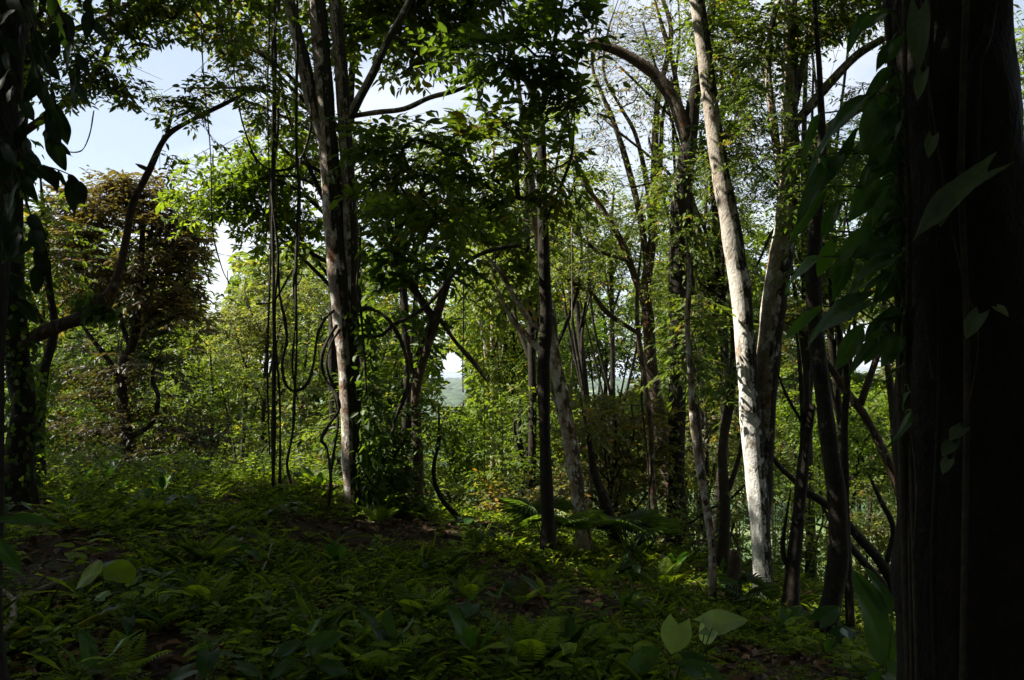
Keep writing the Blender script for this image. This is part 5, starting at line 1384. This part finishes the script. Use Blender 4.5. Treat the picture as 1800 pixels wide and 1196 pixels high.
b = G(170, 1085)
leafy('arum', 'pair of pale round arum leaves held flat above the fallen branch', 'arum', b, [((180, 1004), (131, 1018), b[1] - 0.05, 'round', 1.25), ((182, 998), (236, 1014), b[1] + 0.15, 'round', 0.95), ((186, 1050), (165, 1044), b[1] - 0.1, 'pale', 1.0)], None, (0.1, -0.75, 1.0))
b = G(1215, 1205)
leafy('pale_arum', 'big pale heart-leaved plant at the bottom, brightest leaf on the ground', 'arum', b, [((1192, 1096), (1180, 1152), b[1], 'pale', 1.15), ((1240, 1100), (1312, 1086), b[1] + 0.15, 'pale', 0.75), ((1252, 1104), (1222, 1122), b[1] + 0.1, 'pale', 1.3)], None, (0.0, -1.0, 0.9))
b = G(1180, 1215)
leafy('dark_arum', 'dark big-leaved plant below the pale heart leaf at the bottom', 'arum', b, [((1160, 1142), (1074, 1198), b[1] - 0.1, 'lance', 1.0), ((1195, 1170), (1290, 1190), b[1] - 0.1, 'lance', 1.2), ((1200, 1160), (1252, 1176), b[1], 'heart', 1.0)], None, (0, -0.8, 1))
b = G(545, 1215)
leafy('broad_leaved_plant', 'broad dark green leaf cluster at the bottom left of centre', 'plant', b, [((545, 1140), (602, 1108), b[1], 'heart', 0.8), ((535, 1130), (474, 1150), b[1] - 0.1, 'lance', 1.1), ((540, 1116), (562, 1086), b[1] + 0.1, 'lance', 0.9), ((520, 1160), (470, 1186), b[1] - 0.2, 'lance', 1.2), ((560, 1170), (620, 1176), b[1] - 0.2, 'lance', 1.2)], None, (-0.1, -0.9, 0.9))
b = np.array((-1.75, 2.55, 0.02))
leafy('edge_plant', 'close-by plant at the left edge with one long blade leaf', 'plant', b, [((-30, 918), (108, 900), 2.6, 'lance', 0.5), ((-20, 940), (46, 1000), 2.6, 'lance', 0.75), ((-40, 1060), (20, 1012), 2.6, 'lance', 0.7)], None, (0.1, -0.8, 1))
b = G(1550, 1230)
leafy('tall_paddle_plant', 'tall plant with upright paddle leaves against the foot of the black trunk', 'plant', b, [((1556, 1172), (1532, 1012), b[1], 'paddle', 0.95), ((1562, 1090), (1512, 1008), b[1] + 0.1, 'lance', 0.6), ((1566, 1080), (1546, 1002), b[1] + 0.1, 'lance', 0.8), ((1570, 1060), (1600, 1030), b[1], 'lance', 1.0),
      ((1560, 1170), (1525, 1080), b[1] + 0.1, 'paddle', 0.8), ((1560, 1180), (1602, 1200), b[1] - 0.2, 'heart', 1.0), ((1550, 1190), (1520, 1210), b[1] - 0.2, 'heart', 1.0)], None, (0.2, -1.0, 0.35))
b = G(1455, 1160)
leafy('heart_leaved_herb', 'herb with a large dark heart leaf before the bowed dark trunk', 'herb', b, [((1440, 1092), (1476, 1064), b[1] - 0.3, 'heart', 1.0), ((1470, 1120), (1506, 1104), b[1] - 0.3, 'heart', 1.1), ((1462, 1124), (1444, 1150), b[1] - 0.3, 'lance', 1.2), ((1475, 1110), (1520, 1124), b[1] - 0.35, 'lance', 1.1)], None, (0, -0.8, 1))
b = G(832, 975)
leafy('round_leaved_herb', 'herb with one round dark leaf standing where the bent sapling meets the crest', 'herb', b, [((834, 958), (832, 930), b[1], 'round', 1.1), ((838, 958), (852, 938), b[1], 'lance', 0.9), ((830, 965), (810, 960), b[1], 'herb', 1.0)], None, (0.1, -1, 0.4))
b = G(240, 905)
leafy('broad_leaved_plant', 'dark broad-leaved plant with one raised rounded leaf before the copper tree', 'plant', b, [((242, 880), (262, 860), b[1], 'heart', 1.1), ((236, 892), (208, 882), b[1], 'heart', 0.9), ((160, 925), (148, 912), b[1] - 0.5, 'pale', 0.9)], None, (0.1, -0.9, 0.8))

# fallen wood
def ground_stick(name, label, cat, pts, w, mat, lift=0.06, extra=()):
    rs = RS(label)
    root = None
    for i, (pp, ww) in enumerate([(pts, w)] + list(extra)):
        q = []
        for (a, c) in pp:
            g = G(a, c); g[2] += lift; q.append(g)
        C = catmull(np.array(q), 6)
        R = np.linspace(ww[0], ww[1], len(C)) * 0.5 / F * C[:, 1]
        if root is None: root = empty(name, C[0], label, cat)
        t = Tubes(); t.add(C, R, 10, rs, 0.08); t.build('branch' if i or extra else 'stem', BM[mat], root)


ground_stick('fallen_branch', 'bare crooked fallen branch lying at the lower left edge', 'branch', [(-20, 1152), (12, 1138), (24, 1110), (24, 1086), (55, 1070), (90, 1054), (128, 1040)], (14, 5), 'paletwig', 0.10, [([(24, 1086), (8, 1070), (-10, 1066)], (8, 6))])
ground_stick('fallen_log', 'short mossy fallen log with a sawn end under the bowed dark trunk', 'log', [(1330, 1108), (1380, 1114), (1424, 1122)], (26, 28), 'brown', 0.05)
ground_stick('fallen_stick', 'thin pale stick lying diagonally on the dark slope right of centre', 'stick', [(1064, 1085), (1090, 1106), (1128, 1146)], (12, 4), 'brown', 0.04)
ground_stick('fallen_stick', 'short pale stick leaning on the bare soil left of centre', 'stick', [(460, 1028), (470, 1005), (478, 975)], (4, 3), 'paletwig', 0.10)

# weeds and saplings cloaking the slope below the crest
def slope_cover():
    rs = RS('slope cover')
    n = 6500
    y = 13.5 + 75 * rs.rand(n) ** 1.7; x = (rs.rand(n) * 2 - 1) * (y * 0.66 + 1)
    sc = 0.6 + y / 30.0
    O = np.stack((x, y, hgt(x, y) + 0.1 + 0.5 * rs.rand(n) * sc), 1)
    a = rs.rand(n) * 6.28
    D = nrm(np.stack((np.cos(a), np.sin(a), 0.5 + 0.6 * rs.rand(n)), 1))
    p, d, nn, ll, ww, tt, end = sprays(O, D, (0.4 + 0.5 * rs.rand(n)) * sc, 9, 0.10, 0.042, rs, 0.4)
    f = np.repeat(sc, 9)
    o = leaf_obj('slope_undergrowth', p, d, nn, ll * f, ww * f, tt, LM['dark'], None, True)
    tag(o, kind='stuff', label='leafy undergrowth covering the slope beyond the crest')


slope_cover()

# the air over the plain
def haze():
    m, n, l, out = new_mat('haze_air')
    v = n.new('ShaderNodeVolumePrincipled')
    v.inputs['Color'].default_value = (0.80, 0.88, 0.97, 1)
    v.inputs['Density'].default_value = 0.00004
    v.inputs['Anisotropy'].default_value = 0.3
    l.new(v.outputs['Volume'], out.inputs['Volume'])
    x, y0, y1, z0, z1 = 62000.0, -60.0, 81000.0, -145.0, 260.0
    V = np.array([(a, b, c) for c in (z0, z1) for b in (y0, y1) for a in (-x, x)], float)
    Q = np.array((0, 2, 3, 1, 4, 5, 7, 6, 0, 1, 5, 4, 2, 6, 7, 3, 0, 4, 6, 2, 1, 3, 7, 5))
    o = mesh_np('haze', V, np.full(6, 4), Q, m)
    o['kind'] = 'stuff'


haze()
